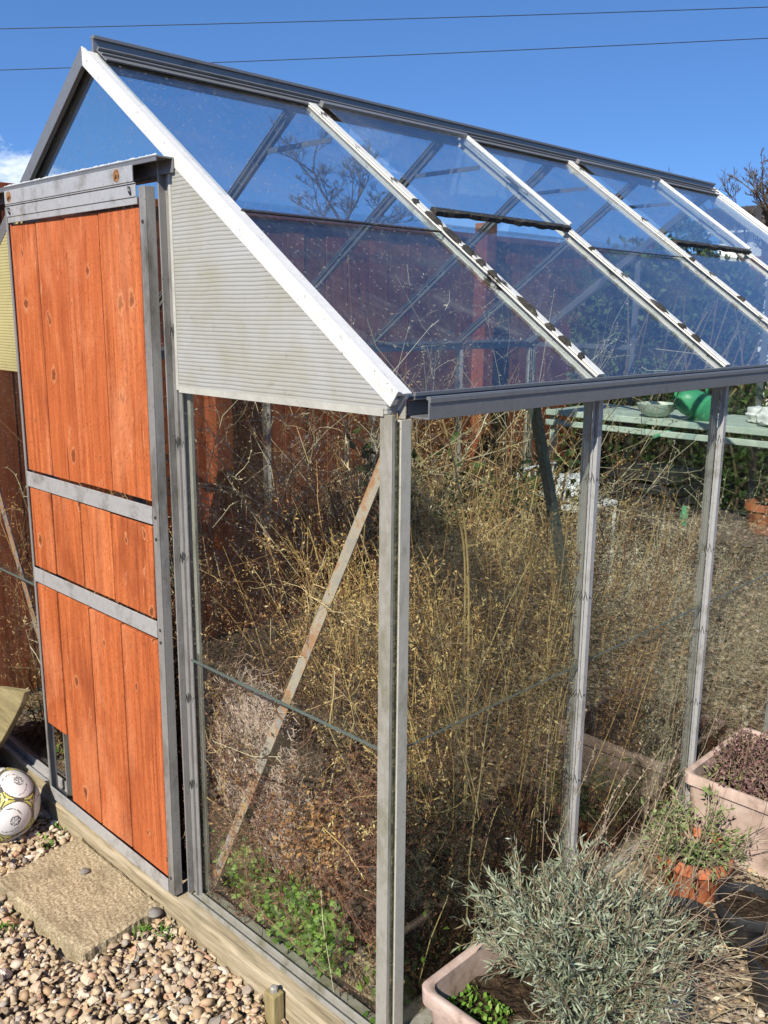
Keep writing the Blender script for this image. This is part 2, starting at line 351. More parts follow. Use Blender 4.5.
# ------------------------------------------------------------------ dimensions (metres; gable in plane y=0, right wall in plane x=0, sill at z=0)
B = .62; NB = 5; L = B*NB; HE = 1.276; HR = 1.9753; W = 1.9383; XR = -W/2; SL = (HR-HE)/(W/2)
GZ = -.085
def zr(x): return HE - SL*x if x > XR else HE + SL*(x + W)
SINA = SL/math.hypot(1, SL); COSA = 1/math.hypot(1, SL)
NRM = {1: Vector((SINA,0,COSA)), -1: Vector((-SINA,0,COSA))}

# ------------------------------------------------------------------ ground
def ground():
    n = 40; R = 60
    me = bpy.data.meshes.new('ground')
    me.from_pydata([(-R,-R,GZ),(R,-R,GZ),(R,R,GZ),(-R,R,GZ)], [], [(0,1,2,3)])
    tag(link('ground', me, M['ground']), kind='structure')
    mb = MB(); N = 40
    xs = np.linspace(-1.93, -.005, N); ys = np.linspace(.035, 3.08, N)
    vs = [(x, y, -.045 + .03*math.sin(7*x+3*y)*math.sin(5*y) + random.uniform(-.012,.012)) for y in ys for x in xs]
    mb.add(vs, [(j*N+i, j*N+i+1, (j+1)*N+i+1, (j+1)*N+i) for j in range(N-1) for i in range(N-1)])
    tag(mb.build('soil_bed', M['inner_soil'], smooth=True), kind='structure')
ground()

def ico(sub):
    bm = bmesh.new(); bmesh.ops.create_icosphere(bm, subdivisions=sub, radius=1.0)
    V = np.array([v.co[:] for v in bm.verts]); bm.verts.index_update(); F = np.array([[v.index for v in f.verts] for f in bm.faces]); bm.free(); return V, F
def rot_mats(n, tilt=1.0):
    a = rng.uniform(0, 2*np.pi, n); b = rng.normal(0, .35*tilt, n); c = rng.normal(0, .35*tilt, n)
    ca, sa, cb, sb, cc, sc = np.cos(a), np.sin(a), np.cos(b), np.sin(b), np.cos(c), np.sin(c); z = np.zeros(n); o = np.ones(n)
    Rz = np.stack([np.stack([ca,-sa,z],-1), np.stack([sa,ca,z],-1), np.stack([z,z,o],-1)], 1)
    Rx = np.stack([np.stack([o,z,z],-1), np.stack([z,cb,-sb],-1), np.stack([z,sb,cb],-1)], 1)
    Ry = np.stack([np.stack([cc,z,sc],-1), np.stack([z,o,z],-1), np.stack([-sc,z,cc],-1)], 1)
    return Rx @ Ry @ Rz
def pebbles(name, P, size, sub, label):
    n = len(P); V0, F0 = ico(sub); nv = len(V0)
    sc = np.stack([size*rng.uniform(.8,1.3,n), size*rng.uniform(.62,1.0,n), size*rng.uniform(.42,.75,n)], -1)
    ph = rng.uniform(0, 6.28, (n,3)); fr = rng.uniform(1.2, 2.6, (n,3))
    d = 1 + .13*np.sin(V0[None,:,0]*fr[:,None,0]+ph[:,None,0]) + .13*np.sin(V0[None,:,1]*fr[:,None,1]*1.3+ph[:,None,1]) + .10*np.sin(V0[None,:,2]*fr[:,None,2]*2+ph[:,None,2])
    # slight facets: flatten some sides
    X = V0[None]*d[...,None]
    for _ in range(8):
        pn = rng.normal(0,1,(n,3)); pn /= np.linalg.norm(pn,axis=1,keepdims=True); ct = rng.uniform(.42,.90,(n,1))
        ov = np.maximum(np.einsum('nki,ni->nk', X, pn) - ct, 0); X = X - .92*ov[...,None]*pn[:,None,:]
    X = X*sc[:,None,:]; X = np.einsum('nij,nkj->nki', rot_mats(n), X) + P[:,None,:]
    F = (F0[None] + (np.arange(n)*nv)[:,None,None]).reshape(-1,3)
    o = np_mesh(name, X.reshape(-1,3), F, np.repeat(rng.uniform(0,1,n), len(F0)), M['pebble'], None, True)
    o.data.polygons.foreach_set('use_smooth', np.repeat(rng.uniform(0,1,n) > .55, len(F0)))
    return tag(o, label, None, None, 'stuff')
def scatter(n, x0, x1, y0, y1, keep=None):
    x = rng.uniform(x0,x1,n); y = rng.uniform(y0,y1,n)
    if keep is not None: k = keep(x,y); x, y = x[k], y[k]
    return x, y
def in_slab(x, y): return (x > -1.15) & (x < -.71) & (y > -.315) & (y < -.06)
K1 = lambda x, y: ~in_slab(x, y) & (x - y > -1.9) & (y < .9 - .0*x) & (x + 1.0*y > -2.6)
x, y = scatter(21000, -2.0, .15, -.95, -.062, K1)
z = GZ + rng.uniform(0, .028, len(x))
pebbles('gravel', np.stack([x,y,z],-1), np.clip(rng.lognormal(np.log(.0096),.38,len(x)),  .0035,.019), 1, 'loose mixed cream, tan and grey pebbles round the slab')
x, y = scatter(2600, .02, 1.3, .0, 3.2); z = GZ + rng.uniform(-.004, .012, len(x))
pebbles('gravel', np.stack([x,y,z],-1), rng.uniform(.007,.016,len(x)), 1, 'sparser pebbles mixed with dry litter among the plant pots')
x, y = scatter(4200, .02, 3.0, 1.8, 6.0); z = GZ + rng.uniform(-.004, .012, len(x))
pebbles('gravel', np.stack([x,y,z],-1), rng.uniform(.010,.022,len(x)), 1, 'pebbles of the garden path beside the far greenhouse bays')

# ------------------------------------------------------------------ greenhouse
G = empty('greenhouse', (XR, L/2, 0))
tag(G, 'small weathered aluminium and glass greenhouse with an orange plank door, full of dead weeds', 'greenhouse')

# clip mesh: a bent W of spring wire
def clip_pts(w): return [(-w,0,0),(-w*.55,0,.010),(-w*.2,0,-.004),(w*.1,0,.011),(w*.5,0,-.003),(w,0,.004)]
clip_me = None
def add_clip(parent, origin, ax_w, ax_l, ax_n, w):
    """wire clip lying across a bar: ax_w across, ax_l along, ax_n proud"""
    p = [Vector(origin) + ax_w*a + ax_l*c*1.5 + ax_n*.0022 for a, b, c in clip_pts(w)]
    MB().tube(p, .0013, 4).build('wire_clip', M['wire'], parent)

Y = Vector((0,1,0))
# --- ridge
mb = MB()
mb.box((XR-.004,.012,1.945), (XR+.003,L+.027,2.0))
mb.box((XR-.008,.012,1.999), (XR+.009,L+.027,2.007))
for sg in (1, -1):
    for (u0, u1, h0, h1) in ((.000,.052,.0050,.0075),(.048,.054,.0080,.0105),(.024,.030,.0080,.0125),(.004,.010,.0080,.0150)):
        n_ = NRM[sg]; vs = []
        for y_ in (.016, L+.022):
            for (u_, h_) in ((u0,h0),(u1,h0),(u1,h1),(u0,h1)):
                vs.append((XR + sg*(.0035+u_*COSA) + n_.x*h_, y_, HR - (.0035/COSA+u_)*SINA + n_.z*h_))
        fs = [(3,2,1,0),(4,5,6,7),(0,1,5,4),(1,2,6,5),(2,3,7,6),(3,0,4,7)]
        mb.add(vs, fs if sg < 0 else [q[::-1] for q in fs])
mb.box((XR-.007,.018,1.940), (XR+.007,L+.02,1.956))
mb.build('ridge_bar', M['alu_dark'], G, .0012)

# --- roof bars and gable rafters
def moss_on_bar(bar, y, marks, w, lift):
    for (x, ln) in marks:
        m_ = MB(); n_ = NRM[1]; ax = Vector((COSA,0,-SINA)); c = Vector((x, y, zr(x))) + n_*lift; N = 11
        rim = []; top = []
        for i in range(N):
            a_ = 6.2832*i/N; rr = random.uniform(.65,1.15); p = c + ax*(ln*1.15*math.cos(a_)*rr) + Y*(-.0085 + max(-w*1.0, min(w, w*1.15*math.sin(a_)*rr)))
            rim.append(p - n_*.001); top.append(p.lerp(c, .4) + n_*random.uniform(.003,.0065))
        m_.add(rim+top+[c + n_*.0055], [(i,(i+1) % N,N+(i+1) % N,N+i) for i in range(N)] + [(N+i,N+(i+1) % N,2*N) for i in range(N)])
        m_.build('moss_patch', M['vent_edge'], bar)
def roof_bar(y, side, mat, s0=.0, s1=1.0, name='roof_bar', w=.011, lift=(.004,.018), clips=True):
    x0, x1 = (0 + s0*XR, XR*s1) if side > 0 else (-W - s0*XR, -W - XR*s1 )
    p = Vector((x0, y, zr(x0))); q = Vector((x1, y, zr(x1))); n = NRM[side]
    ax = (q-p).normalized()
    mb = MB()
    def b(w0, w1, h0, h1):
        vs = []
        for e in (p, q):
            for (a, h) in ((w0,h0),(w1,h0),(w1,h1),(w0,h1)): vs.append(e + Y*a + n*h)
        mb.add(vs, [(3,2,1,0),(4,5,6,7),(0,1,5,4),(1,2,6,5),(2,3,7,6),(3,0,4,7)])
    b(-w, w, lift[0], lift[0]+.004)                     # flange on the glass
    b(-.0035, .0035, lift[0]+.0042, lift[1]-.0032)      # web
    b(-w*.82, w*.82, lift[1]-.003, lift[1])             # outer cap
    b(-.003, .003, -.013, -.002); b(-.007, .007, -.0155, -.0133)   # inner stem under the glass
    o = mb.build(name, mat, G, .0008)
    if clips and side > 0:
        for f in ((.06,.34,.62) if int(round(y/B)) % 2 else (.3,.66)):
            e = p.lerp(q, 1-f); add_clip(o, e + n*lift[1], Y, ax, n, w*1.25)
    return o
for k in range(1, NB):
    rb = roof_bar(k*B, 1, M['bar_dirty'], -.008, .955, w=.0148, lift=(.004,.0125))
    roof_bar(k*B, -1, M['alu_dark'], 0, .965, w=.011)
    moss_on_bar(rb, k*B, {1:((-.535,.012),(-.475,.040),(-.415,.038),(-.365,.022),(-.325,.016),(-.29,.014),(-.185,.038),(-.125,.015),(-.085,.018),(-.042,.010)), 2:((-.195,.036),(-.125,.014),(-.085,.017),(-.42,.008)), 3:((-.42,.012),(-.24,.017)), 4:((-.33,.02),)}[k], .0098, .0125)
def gable_rafter(y0, y1, side, mat, drop=0.0):
    ap = HR - drop; sl_ = (ap-HE)/(W/2); c_ = 1/math.hypot(1, sl_)
    xe = .014 if side > 0 else -W-.014; sx = 1 if side > 0 else -1
    mb = MB()
    def b(a0, a1, h0, h1):
        vs = []
        for foot in (True, False):
            for (a, h) in ((a0,h0),(a1,h0),(a1,h1),(a0,h1)):
                if foot: vs.append((xe + sx*h*sl_*c_, a, HE - sl_*.014 + h*c_))
                else: vs.append((XR + sx*.001, a, ap + h/c_))
        mb.add(vs, [(3,2,1,0),(4,5,6,7),(0,1,5,4),(1,2,6,5),(2,3,7,6),(3,0,4,7)])
    b(y0, y0+.004, -.019, .014)               # face towards the gable
    b(y0+.0045, y1, .004, .0085)              # top flange over the glass
    b(y0+.0045, y0+.010, .009, .0125)
    b(y0+.0045, y0+.014, -.016, -.004)
    b(y1-.012, y1-.004, -.03, .0035)
    return mb.build('gable_rafter', mat, G, .001)
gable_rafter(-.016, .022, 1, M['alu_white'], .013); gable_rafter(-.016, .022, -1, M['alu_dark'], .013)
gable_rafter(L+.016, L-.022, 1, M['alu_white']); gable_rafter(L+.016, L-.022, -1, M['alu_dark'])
# collar ties near the ridge
for k in range(1, NB):
    x1 = XR+.135; x0 = XR-.135
    MB().box((x0, k*B-.009, zr(x1)-.034), (x1, k*B-.006, zr(x1)-.020)).build('collar_tie', M['alu_dark'], G)

# --- roof glass, two lapped panes a bay; bays 2 and 4 (right) carry an opening vent in the upper half
def pane_roof(y0, y1, side, xa, xb, off, th=.003, mat='roof_glass', name='glass_pane', parent=G):
    n = NRM[side]; X = (lambda x: x) if side > 0 else (lambda x: -W - x)
    pts = [(X(a), y, zr(X(a))) for a, y in ((xa,y0),(xa,y1),(xb,y1),(xb,y0))]
    pts = [Vector(p) + n*off for p in pts]
    if side < 0: pts = pts[::-1]
    return MB().prism(pts, n*th).build(name, M[mat], parent)
for k in range(NB):
    y0 = k*B + .012; y1 = (k+1)*B - .012
    for side in (1, -1):
        pane_roof(y0, y1, side, .012, -.478, -.004)
        if not (side > 0 and k in (1, 3)):
            pane_roof(y0, y1, side, -.440, XR+.02, .0005)
            if side > 0:   # dirty seal along the lap
                a = Vector((-.438, y0+.004, zr(-.438))) + NRM[1]*.004; b = Vector((-.438, y1-.004, zr(-.438))) + NRM[1]*.004
                MB().tube([a, b], .0026 if k != 2 else .0018, 5).build('lap_seal', M['vent_edge'], G)
# roof vents
for k in (1, 3):
    V = empty('roof_vent', (-.75, (k+.5)*B, zr(-.75))); V.parent = G; V.matrix_parent_inverse = Matrix.Translation(G.location).inverted()
    n = NRM[1]; y0 = k*B+.016; y1 = (k+1)*B-.004; xa, xb = -.505, XR+.062
    def R_(x, y, h): return Vector((x, y, zr(x))) + n*h
    for yy, nm in ((y1, 1),):
        mb = MB(); 
        vs = []
        for x in (xa, xb):
            for (a, h) in ((-.004,.019),(.006,.019),(.006,.029),(-.004,.029)): vs.append(R_(x, yy+a, h))
        mb.add(vs, [(3,2,1,0),(4,5,6,7),(0,1,5,4),(1,2,6,5),(2,3,7,6),(3,0,4,7)])
        mb.build('vent_side', M['alu_white'], V, .001)
    pane_roof(y0+.008, y1-.005, 1, xa, xb, .021, name='glass_pane', parent=V)
    # bottom edge: ragged black foam seal
    mb = MB(); N = 26; prev = None
    vs = []
    for i in range(N+1):
        y = y0 + (y1-y0)*i/N; j = random.uniform(-.004,.004); g = random.uniform(-.003,.006)
        for (x, h) in ((xa+.008+g, .020+j*.3), (xa+.010+g, .008+j*.5), (xa-.004, .004), (xa-.004, .021)): vs.append(R_(x, y, h))
    fs = [(i*4+a, i*4+(a+1) % 4, (i+1)*4+(a+1) % 4, (i+1)*4+a) for i in range(N) for a in range(4)] + [(3,2,1,0), (N*4, N*4+1, N*4+2, N*4+3)]
    mb.add(vs, fs); mb.build('bottom_seal', M['vent_edge'], V)
    MB().beam(R_(xb, y0-.005, .02), R_(xb, y1+.005, .02), tuple(n), -.004, .010, -.010, .006).build('hinge_bar', M['alu_dark'], V, .001)

# --- gutters / eave bars
def gutter(sgn):
    x = (lambda a: a) if sgn > 0 else (lambda a: -W - a)
    def bx(mb, x0, x1, y0, y1, z0, z1):
        a, b = sorted((x(x0), x(x1))); mb.box((a, y0, z0), (b, y1, z1))
    mb = MB(); ya, yb = .03, L+.01
    bx(mb, .047, .050, ya, yb, 1.2295, 1.268); bx(mb, .002, .0465, ya, yb, 1.2295, 1.233)
    bx(mb, .043, .0465, ya, yb, 1.262, 1.268); bx(mb, -.002, .0015, ya, yb, 1.2295, 1.258)
    bx(mb, .0502, .0525, ya, yb, 1.2575, 1.2662)
    mb.build('gutter', M['alu_dark'], G, .0008)
    mb = MB(); bx(mb, -.018, .016, ya, yb, 1.2602, 1.2662); bx(mb, .012, .018, ya, yb, 1.2666, 1.2735)
    mb.build('eave_bar', M['alu_dark'], G, .0008)
gutter(1); gutter(-1)
# clear strip standing in the roof foot on the visible side
# --- corner posts
def corner(cx, cy, sx, sy):
    mb = MB()
    def bx(x0, x1, y0, y1, z0=.003, z1=1.2375):
        a, b = sorted((cx+sx*x0, cx+sx*x1)); c, d = sorted((cy+sy*y0, cy+sy*y1)); mb.box((a, c, z0), (b, d, z1))
    bx(-.023, .006, -.013, -.010); bx(-.023, -.020, -.0098, .012); bx(.003, .006, -.0098, -.004)
    bx(-.0045, .012, .012, .015, 1.229, 1.266); bx(-.030, -.0045, -.0095, .018, 1.238, 1.262)
    o = mb.build('corner_post', M['alu_grey'], G, .0008)
    mb = MB(); bx(.009, .012, .003, .029, .003, 1.2285); bx(-.010, .0088, .0265, .029, .003, 1.2285); bx(-.006, .0088, .003, .006, .003, 1.2285)
    mb.build('side_flange', M['alu_cream'], o, .0008)
    m2 = MB(); a, b = sorted((cx-sx*.004, cx+sx*.0085)); c, d = sorted((cy-sy*.0036, cy+sy*.0026)); m2.box((a, c, .01), (b, d, 1.225))
    m2.build('moss_strip', M['moss'], o)
    return o
corner(0, 0, 1, 1); corner(-W, 0, -1, 1); corner(0, L, 1, -1); corner(-W, L, -1, -1)
# --- side posts (T bars standing proud of the glass)
for sgn in (1, -1):
    for k in range(1, NB):
        mb = MB(); y = k*B
        def bx(x0, x1, a, b, z0=.004, z1=1.228):
            p, q = sorted(((x0 if sgn > 0 else -W-x0), (x1 if sgn > 0 else -W-x1))); mb.box((p, y+a, z0), (q, y+b, z1))
        bx(.0035, .0055, -.009, .009); bx(.0058, .0165, -.0035, .0035); bx(.0168, .0190, -.0080, .0080)
        bx(.0058, .0085, -.009, -.0070); bx(-.024, -.003, -.002, .002)
        o = mb.build('side_post', M['alu'], G, .0008)
        if sgn > 0:
            for zc in (1.02+.03*k % .1, .78, .545, .33): add_clip(o, (.0095, y-.0065, zc), Vector((.8,.35,0)).normalized(), Vector((0,0,1)), Vector((0,-1,0)), .013)
# --- side glass
LAP = .6235
for sgn in (1, -1):
    for k in range(NB):
        y0 = k*B + .008; y1 = (k+1)*B - .008
        if k == 0: y0 = .010
        for z0, z1, o in ((.006, LAP+.012, -.0036), (LAP-.004, 1.2275, .0)):
            a = -.0005 + o; p, q = sorted(((a if sgn > 0 else -W-a), (a+.003 if sgn > 0 else -W-a-.003)))
            MB().box((p, y0, z0), (q, y1, z1)).build('glass_pane', M['side_glass'], G)
        xx = .0035 if sgn > 0 else -W-.0035
        MB().box((min(xx, xx-.0025*sgn), y0+.004, LAP-.0065), (max(xx, xx-.0025*sgn), y1-.004, LAP-.0045)).build('lap_seal', M['strut'], G)
# side wind braces inside, right wall: top near front, foot at the second post
def brace(p, q, side, w, mat, name='brace'):
    return MB().beam(p, q, side, -w/2, w/2, -.0015, .0015).beam(p, q, side, -w/2, -w/2+.003, -.016, -.002).build(name, mat, G, .0006)
brace((-.034, .455, 1.225), (-.034, .905, .02), (0,1,.3), .019, M['strut'])
brace((-W+.034, .43, 1.225), (-W+.034, .885, .02), (0,1,.3), .026, M['strut'])
brace((-.034, L-.43, 1.225), (-.034, L-.885, .02), (0,1,-.3), .026, M['strut'])
# front gable braces
brace((-.020, .024, 1.205), (-.632, .024, .022), (1,0,-.5), .024, M['brace'])
brace((-W+.020, .024, 1.205), (-W+.632, .024, .022), (1,0,.5), .024, M['brace'])

# --- front gable: jambs, sills, header, glass, polycarbonate
JR, JL = -.652, -1.318          # inner jamb bars
for jx, sx in ((JR, 1), (JL, -1)):
    mb = MB(); zt = zr(jx)-.03
    def bx(x0, x1, y0, y1, z0=.004, z1=zt):
        a, b = sorted((jx+sx*x0, jx+sx*x1)); mb.box((a, y0, z0), (b, y1, z1))
    bx(-.018, .018, -.006, -.002); bx(-.018, -.014, -.022, -.0063); bx(.004, .007, -.012, -.0063); bx(-.003, .003, -.0018, .026)
    o = mb.build('door_jamb', M['alu_grime'], G, .0008)
    for zc in (1.36, 1.12, .86, .52, .3): add_clip(o, (jx+sx*.008, -.0125, zc), Vector((.8,0,.5)).normalized(), Vector((0,0,1)), Vector((0,-1,0)), .014)
# thin inner edge bar beside the glass
MB().box((-.630,.004,.02),(-.619,.012,1.235)).build('glazing_strip', M['alu_grey'], G, .0008)
MB().box((-W+.619,.004,.02),(-W+.630,.012,1.235)).build('glazing_strip', M['alu_grey'], G, .0008)
# sills
mb = MB()
mb.box((JR-.01, -.028, .0), (.0, -.024, .012)); mb.box((JR-.01,-.024,.0),(.0,.03,.003)); mb.box((JR+.02,-.007,.0035),(-.034,-.003,.014)); mb.box((JR+.02,-.0215,.0035),(-.034,-.0195,.007))
mb.build('sill', M['alu_grey'], G, .0008)
mb = MB(); mb.box((-W, -.028, .0), (JL+.01, -.024, .012)); mb.box((-W,-.024,.0),(JL+.01,.03,.003)); mb.box((-W+.034,-.007,.0035),(JL-.02,-.003,.030))
mb.build('sill', M['alu'], G, .0008)
for xx in (-.006, -W-.030):
    mb = MB(); mb.box((xx, .031, -.002), (xx+.036, L-.03, .003)); mb.build('sill', M['alu_grey'], G, .0008)
# header + door track
zh = 1.700
mb = MB(); mb.box((-1.335,-.002,zh-.024),(-.612,.022,zh+.004)); mb.build('header', M['alu_grime'], G, .001)
mb = MB(); mb.box((-1.95,-.060,zh+.004),(-.612,-.0175,zh+.0075)); mb.box((-1.95,-.021,zh-.022),(-.612,-.0175,zh+.0038)); mb.box((-1.95,-.060,zh-.004),(-.612,-.0565,zh+.0038))
mb.build('door_track', M['alu_dark'], G, .0008)
mb = MB()
for i in range(70):
    t_ = i/69; mb.tube([(-1.33+.71*t_, -.057, zh+.0080), (-1.33+.71*t_+.006, -.056, zh+.0088+random.random()*.0015)], random.uniform(.0008,.0024), 5)
mb.build('sealant_bead', M['white_paint'], G)
# apex glass
pts = [(-1.30, .001, zh+.004), (-.638, .001, zh+.004), (XR, .001, HR-.022)]
MB().prism(pts, (0,.003,0)).build('glass_pane', M['gable_glass'], G)
for x0, x1 in ((JR+.006, -.006), (-W+.006, JL-.006)):
    MB().box((x0, .001, .006), (x1, .004, LAP+.012)).build('glass_pane', M['gable_glass'], G)
    MB().box((x0, -.0025, LAP-.004), (x1, .0005, 1.262)).build('glass_pane', M['gable_glass'], G)
    MB().box((x0+.008, -.006, LAP-.008), (x1-.022, -.003, LAP-.003)).build('lap_seal', M['strut'], G)
    # the lower edge of the sheet above the glass
pz0 = 1.238
o = MB().prism([(JR+.012,-.0145,pz0),(-.004,-.0145,pz0),(-.004,-.0145,zr(-.004)-.024),(JR+.012,-.0145,zr(JR+.012)-.024)], (0,.010,0)).build('polycarbonate_panel', M['poly'], G)
MB().box((JR+.0125,-.0155,pz0+.001),(JR+.022,-.0148,zr(JR+.04)-.03)).build('edge_tape', M['tape'], o)
MB().box((JR+.0235,-.0166,pz0-.004),(-.012,-.0152,pz0+.009)).build('bottom_trim', M['tape'], o)
xl = -W
o = MB().prism([(xl+.004,-.0145,pz0),(JL-.012,-.0145,pz0),(JL-.012,-.0145,zr(JL-.012)-.024),(xl+.004,-.0145,zr(xl+.004)-.024)], (0,.010,0)).build('polycarbonate_panel', M['poly_yellow'], G)
# back gable
for xx in (JR, JL):
    MB().box((xx-.014,L-.004,.004),(xx+.014,L+.004,zr(xx)-.03)).build('end_bar', M['alu_dark'], G)
for x0, x1, in ((JR+.016,-.012),(JL+.016,JR-.016),(-W+.012,JL-.016)):
    p = [(x0,L,.01),(x1,L,.01),(x1,L,zr(x1)-.03)] + ([(XR,L,HR-.03)] if x0 < XR < x1 else []) + [(x0,L,zr(x0)-.03)]
    MB().prism(p, (0,.003,0)).build('glass_pane', M['side_glass'], G)
MB().box((-W+.03,L-.004,1.235),(JL-.015,L+.006,1.26)).build('end_bar', M['alu_dark'], G)
MB().box((JR+.015,L-.004,1.235),(-.012,L+.006,1.26)).build('end_bar', M['alu_dark'], G)
MB().box((JL+.015,L-.004,.0),(JR-.015,L+.006,.03)).build('end_bar', M['alu_dark'], G)

# --- sliding door
D = empty('door', (-1.01,-.04,0)); D.parent = G; D.matrix_parent_inverse = Matrix.Translation(G.location).inverted()
DXL, DXR = -1.338, -.672
def dpart(name, boxes, mat, bev=.0008, label=None):
    mb = MB()
    for a, b in boxes: mb.box(a, b)
    return mb.build(name, M[mat], D, bev, False, label)
dpart('stile', [((DXR-.032,-.054,.004),(DXR-.008,-.050,1.655)), ((DXR-.011,-.0498,.004),(DXR-.008,-.030,1.655)), ((DXR-.032,-.0498,.004),(DXR-.029,-.040,1.655))], 'alu_grime')
dpart('stile', [((DXL-.006,-.054,.004),(DXL+.003,-.050,1.66)), ((DXL-.006,-.0498,.004),(DXL-.002,-.030,1.66)), ((DXL-.014,-.044,.004),(DXL-.011,-.030,1.65)), ((DXL-.0108,-.034,.004),(DXL-.0065,-.030,1.65))], 'alu_grime')
def rail(z0, z1, mat='alu'):
    o = dpart('rail', [((DXL+.004,-.0555,z0),(DXR-.033,-.0525,z1)), ((DXL+.004,-.0523,z0),(DXR-.033,-.036,z0+.003))], mat); return o
rail(.937,.978,'alu'); rail(.668,.708,'alu'); rail(.004,.040,'alu')
top = dpart('top_rail', [((DXL+.017,-.058,1.620),(DXR-.035,-.0545,1.634)), ((DXL+.017,-.060,1.6345),(DXR-.035,-.0565,1.660)), ((DXL+.017,-.0625,1.6605),(DXR-.035,-.0575,1.6630))], 'alu')
hang = dpart('hanger_plate', [((DXL+.020,-.064,1.6640),(DXR-.038,-.0605,1.6965))], 'alu')
for xx in (DXL+.045, DXR-.10):
    b = MB().lathe([(0,.0045),(.004,.004),(.005,.0008),(.013,.0004),(.0135,0)], (0,0,0), 12).build('bolt', M['rust'], hang)
    b.data.transform(Matrix.Translation((xx,-.0642,1.681)) @ Matrix.Rotation(math.pi/2, 4, 'X'))
for xx in (DXL+.035, DXR-.055):
    MB().tube([(xx,-.0608,1.654),(xx+.004,-.067,1.654),(xx+.006,-.067,1.646),(xx+.002,-.0608,1.640)], .0022, 5).build('hook', M['wire'], top)
for zc in (1.585, .955, .905, .69, .66, .05):
    b = MB().lathe([(0,.0025),(.0035,.002),(.004,0)], (0,0,0), 8).build('screw', M['wire'], D); b.data.transform(Matrix.Translation((DXR-.020,-.0542,zc)) @ Matrix.Rotation(math.pi/2, 4, 'X'))
def planks(zt, zb, edges, tops=None, bots=None):
    mb = MB(); g = .0048
    for i in range(len(edges)-1):
        a, b = edges[i], edges[i+1]; dy = random.uniform(-.0015,.0015); tl = random.uniform(-.002,.002)
        z1 = zt + (tops[i] if tops else 0); z0 = zb + (bots[i] if bots else 0)
        x0, x1 = a+g*random.uniform(.55,.8), b-g*random.uniform(.55,.8)
        y0 = -.050+dy
        vs = [(x0,y0,z0),(x1,y0+tl,z0),(x1,-.032,z0),(x0,-.032,z0),(x0+random.uniform(-.001,.001),y0,z1),(x1,y0+tl,z1),(x1,-.032,z1),(x0,-.032,z1)]
        mb.add(vs, [(0,3,2,1),(4,5,6,7),(0,1,5,4),(1,2,6,5),(2,3,7,6),(3,0,4,7)], random.uniform(.05,1))
    return mb.build('plank_panel', M['door_wood'], D, .0016)
planks(1.617, .982, [DXL+.004,-1.193,-1.042,-.885,-.709], None, [0,0,.004,.006])
planks(.934, .712, [DXL+.004,-1.205,-1.050,-.90,-.709], [0,0,-.002,-.004])
planks(.661, .042, [DXL+.004,-1.213,-1.040,-.882,-.709], [0,-.002,-.004,-.006], [.20,0,.0,.0])

# the old door has racked a little: its right side leans outward towards the top
for o in [c for c in COL.objects if c.type == 'MESH' and (c.parent == D or (c.parent and c.parent.parent == D))]:
    for v_ in o.data.vertices: v_.co.x += .013*(v_.co.z/1.65)*max(0, (v_.co.x+1.33)/.63)
# ------------------------------------------------------------------ timber base, stake, slab, ball, board
def jag_box(a, b, axis, mat, name, n=24, amp=.0025):
    mb = MB(); a = Vector(a); b = Vector(b); vs = []
    o = [i for i in range(3) if i != axis]
    for i in range(n+1):
        t_ = i/n; c = a[axis] + (b[axis]-a[axis])*t_; e = .012*max(0, 1-min(t_, 1-t_)*n/1.0)
        for (u, v) in ((a,a),(b,a),(b,b),(a,b)):
            p = [0,0,0]; p[axis] = c; p[o[0]] = u[o[0]] + random.uniform(-amp,amp); p[o[1]] = v[o[1]] + random.uniform(-amp,0)
            mid = (a[o[0]]+b[o[0]])/2; p[o[0]] += (mid-p[o[0]])*e*6; vs.append(p)
    fs = [(i*4+k, i*4+(k+1) % 4, (i+1)*4+(k+1) % 4, (i+1)*4+k) for i in range(n) for k in range(4)] + [(3,2,1,0), (n*4,n*4+1,n*4+2,n*4+3)]
    mb.add(vs, fs); return mb.build(name, mat, None, .006)
tag(jag_box((-1.365,-.058,-.14), (.01,.030,-.0028), 0, M['sleeper'], 'timber_sleeper'), 'long weathered timber lying under the door and front glass', 'timber')
tag(jag_box((-2.0,-.018,-.14), (-1.378,.030,-.003), 0, M['sleeper'], 'timber_sleeper'), 'short timber under the left pane, behind the football', 'timber')
tag(jag_box((-.030,.034,-.14), (.034,L,-.0045), 1, M['sleeper_side'], 'timber_sleeper'), 'long timber under the side glass behind the planters', 'timber')
tag(jag_box((-.60,.095,-.06), (-.035,.125,.030), 0, M['sleeper'], 'edging_board'), 'beige edging board lying just inside the front glass', 'board')
st = empty('wooden_stake', (-.262,-.075,GZ)); tag(st, 'short wooden stake with a bolt head, against the front timber', 'stake')
MB().prism([(-.279,-.092,-.2),(-.246,-.092,-.2),(-.246,-.062,-.2),(-.279,-.062,-.2)], (0,0,.203)).build('post', M['stake'], st, .004)
MB().lathe([(.0,.012),(.006,.012),(.009,.008),(.0095,0)], (-.2625,-.077,.003), 8).build('bolt_head', M['alu_grey'], st)

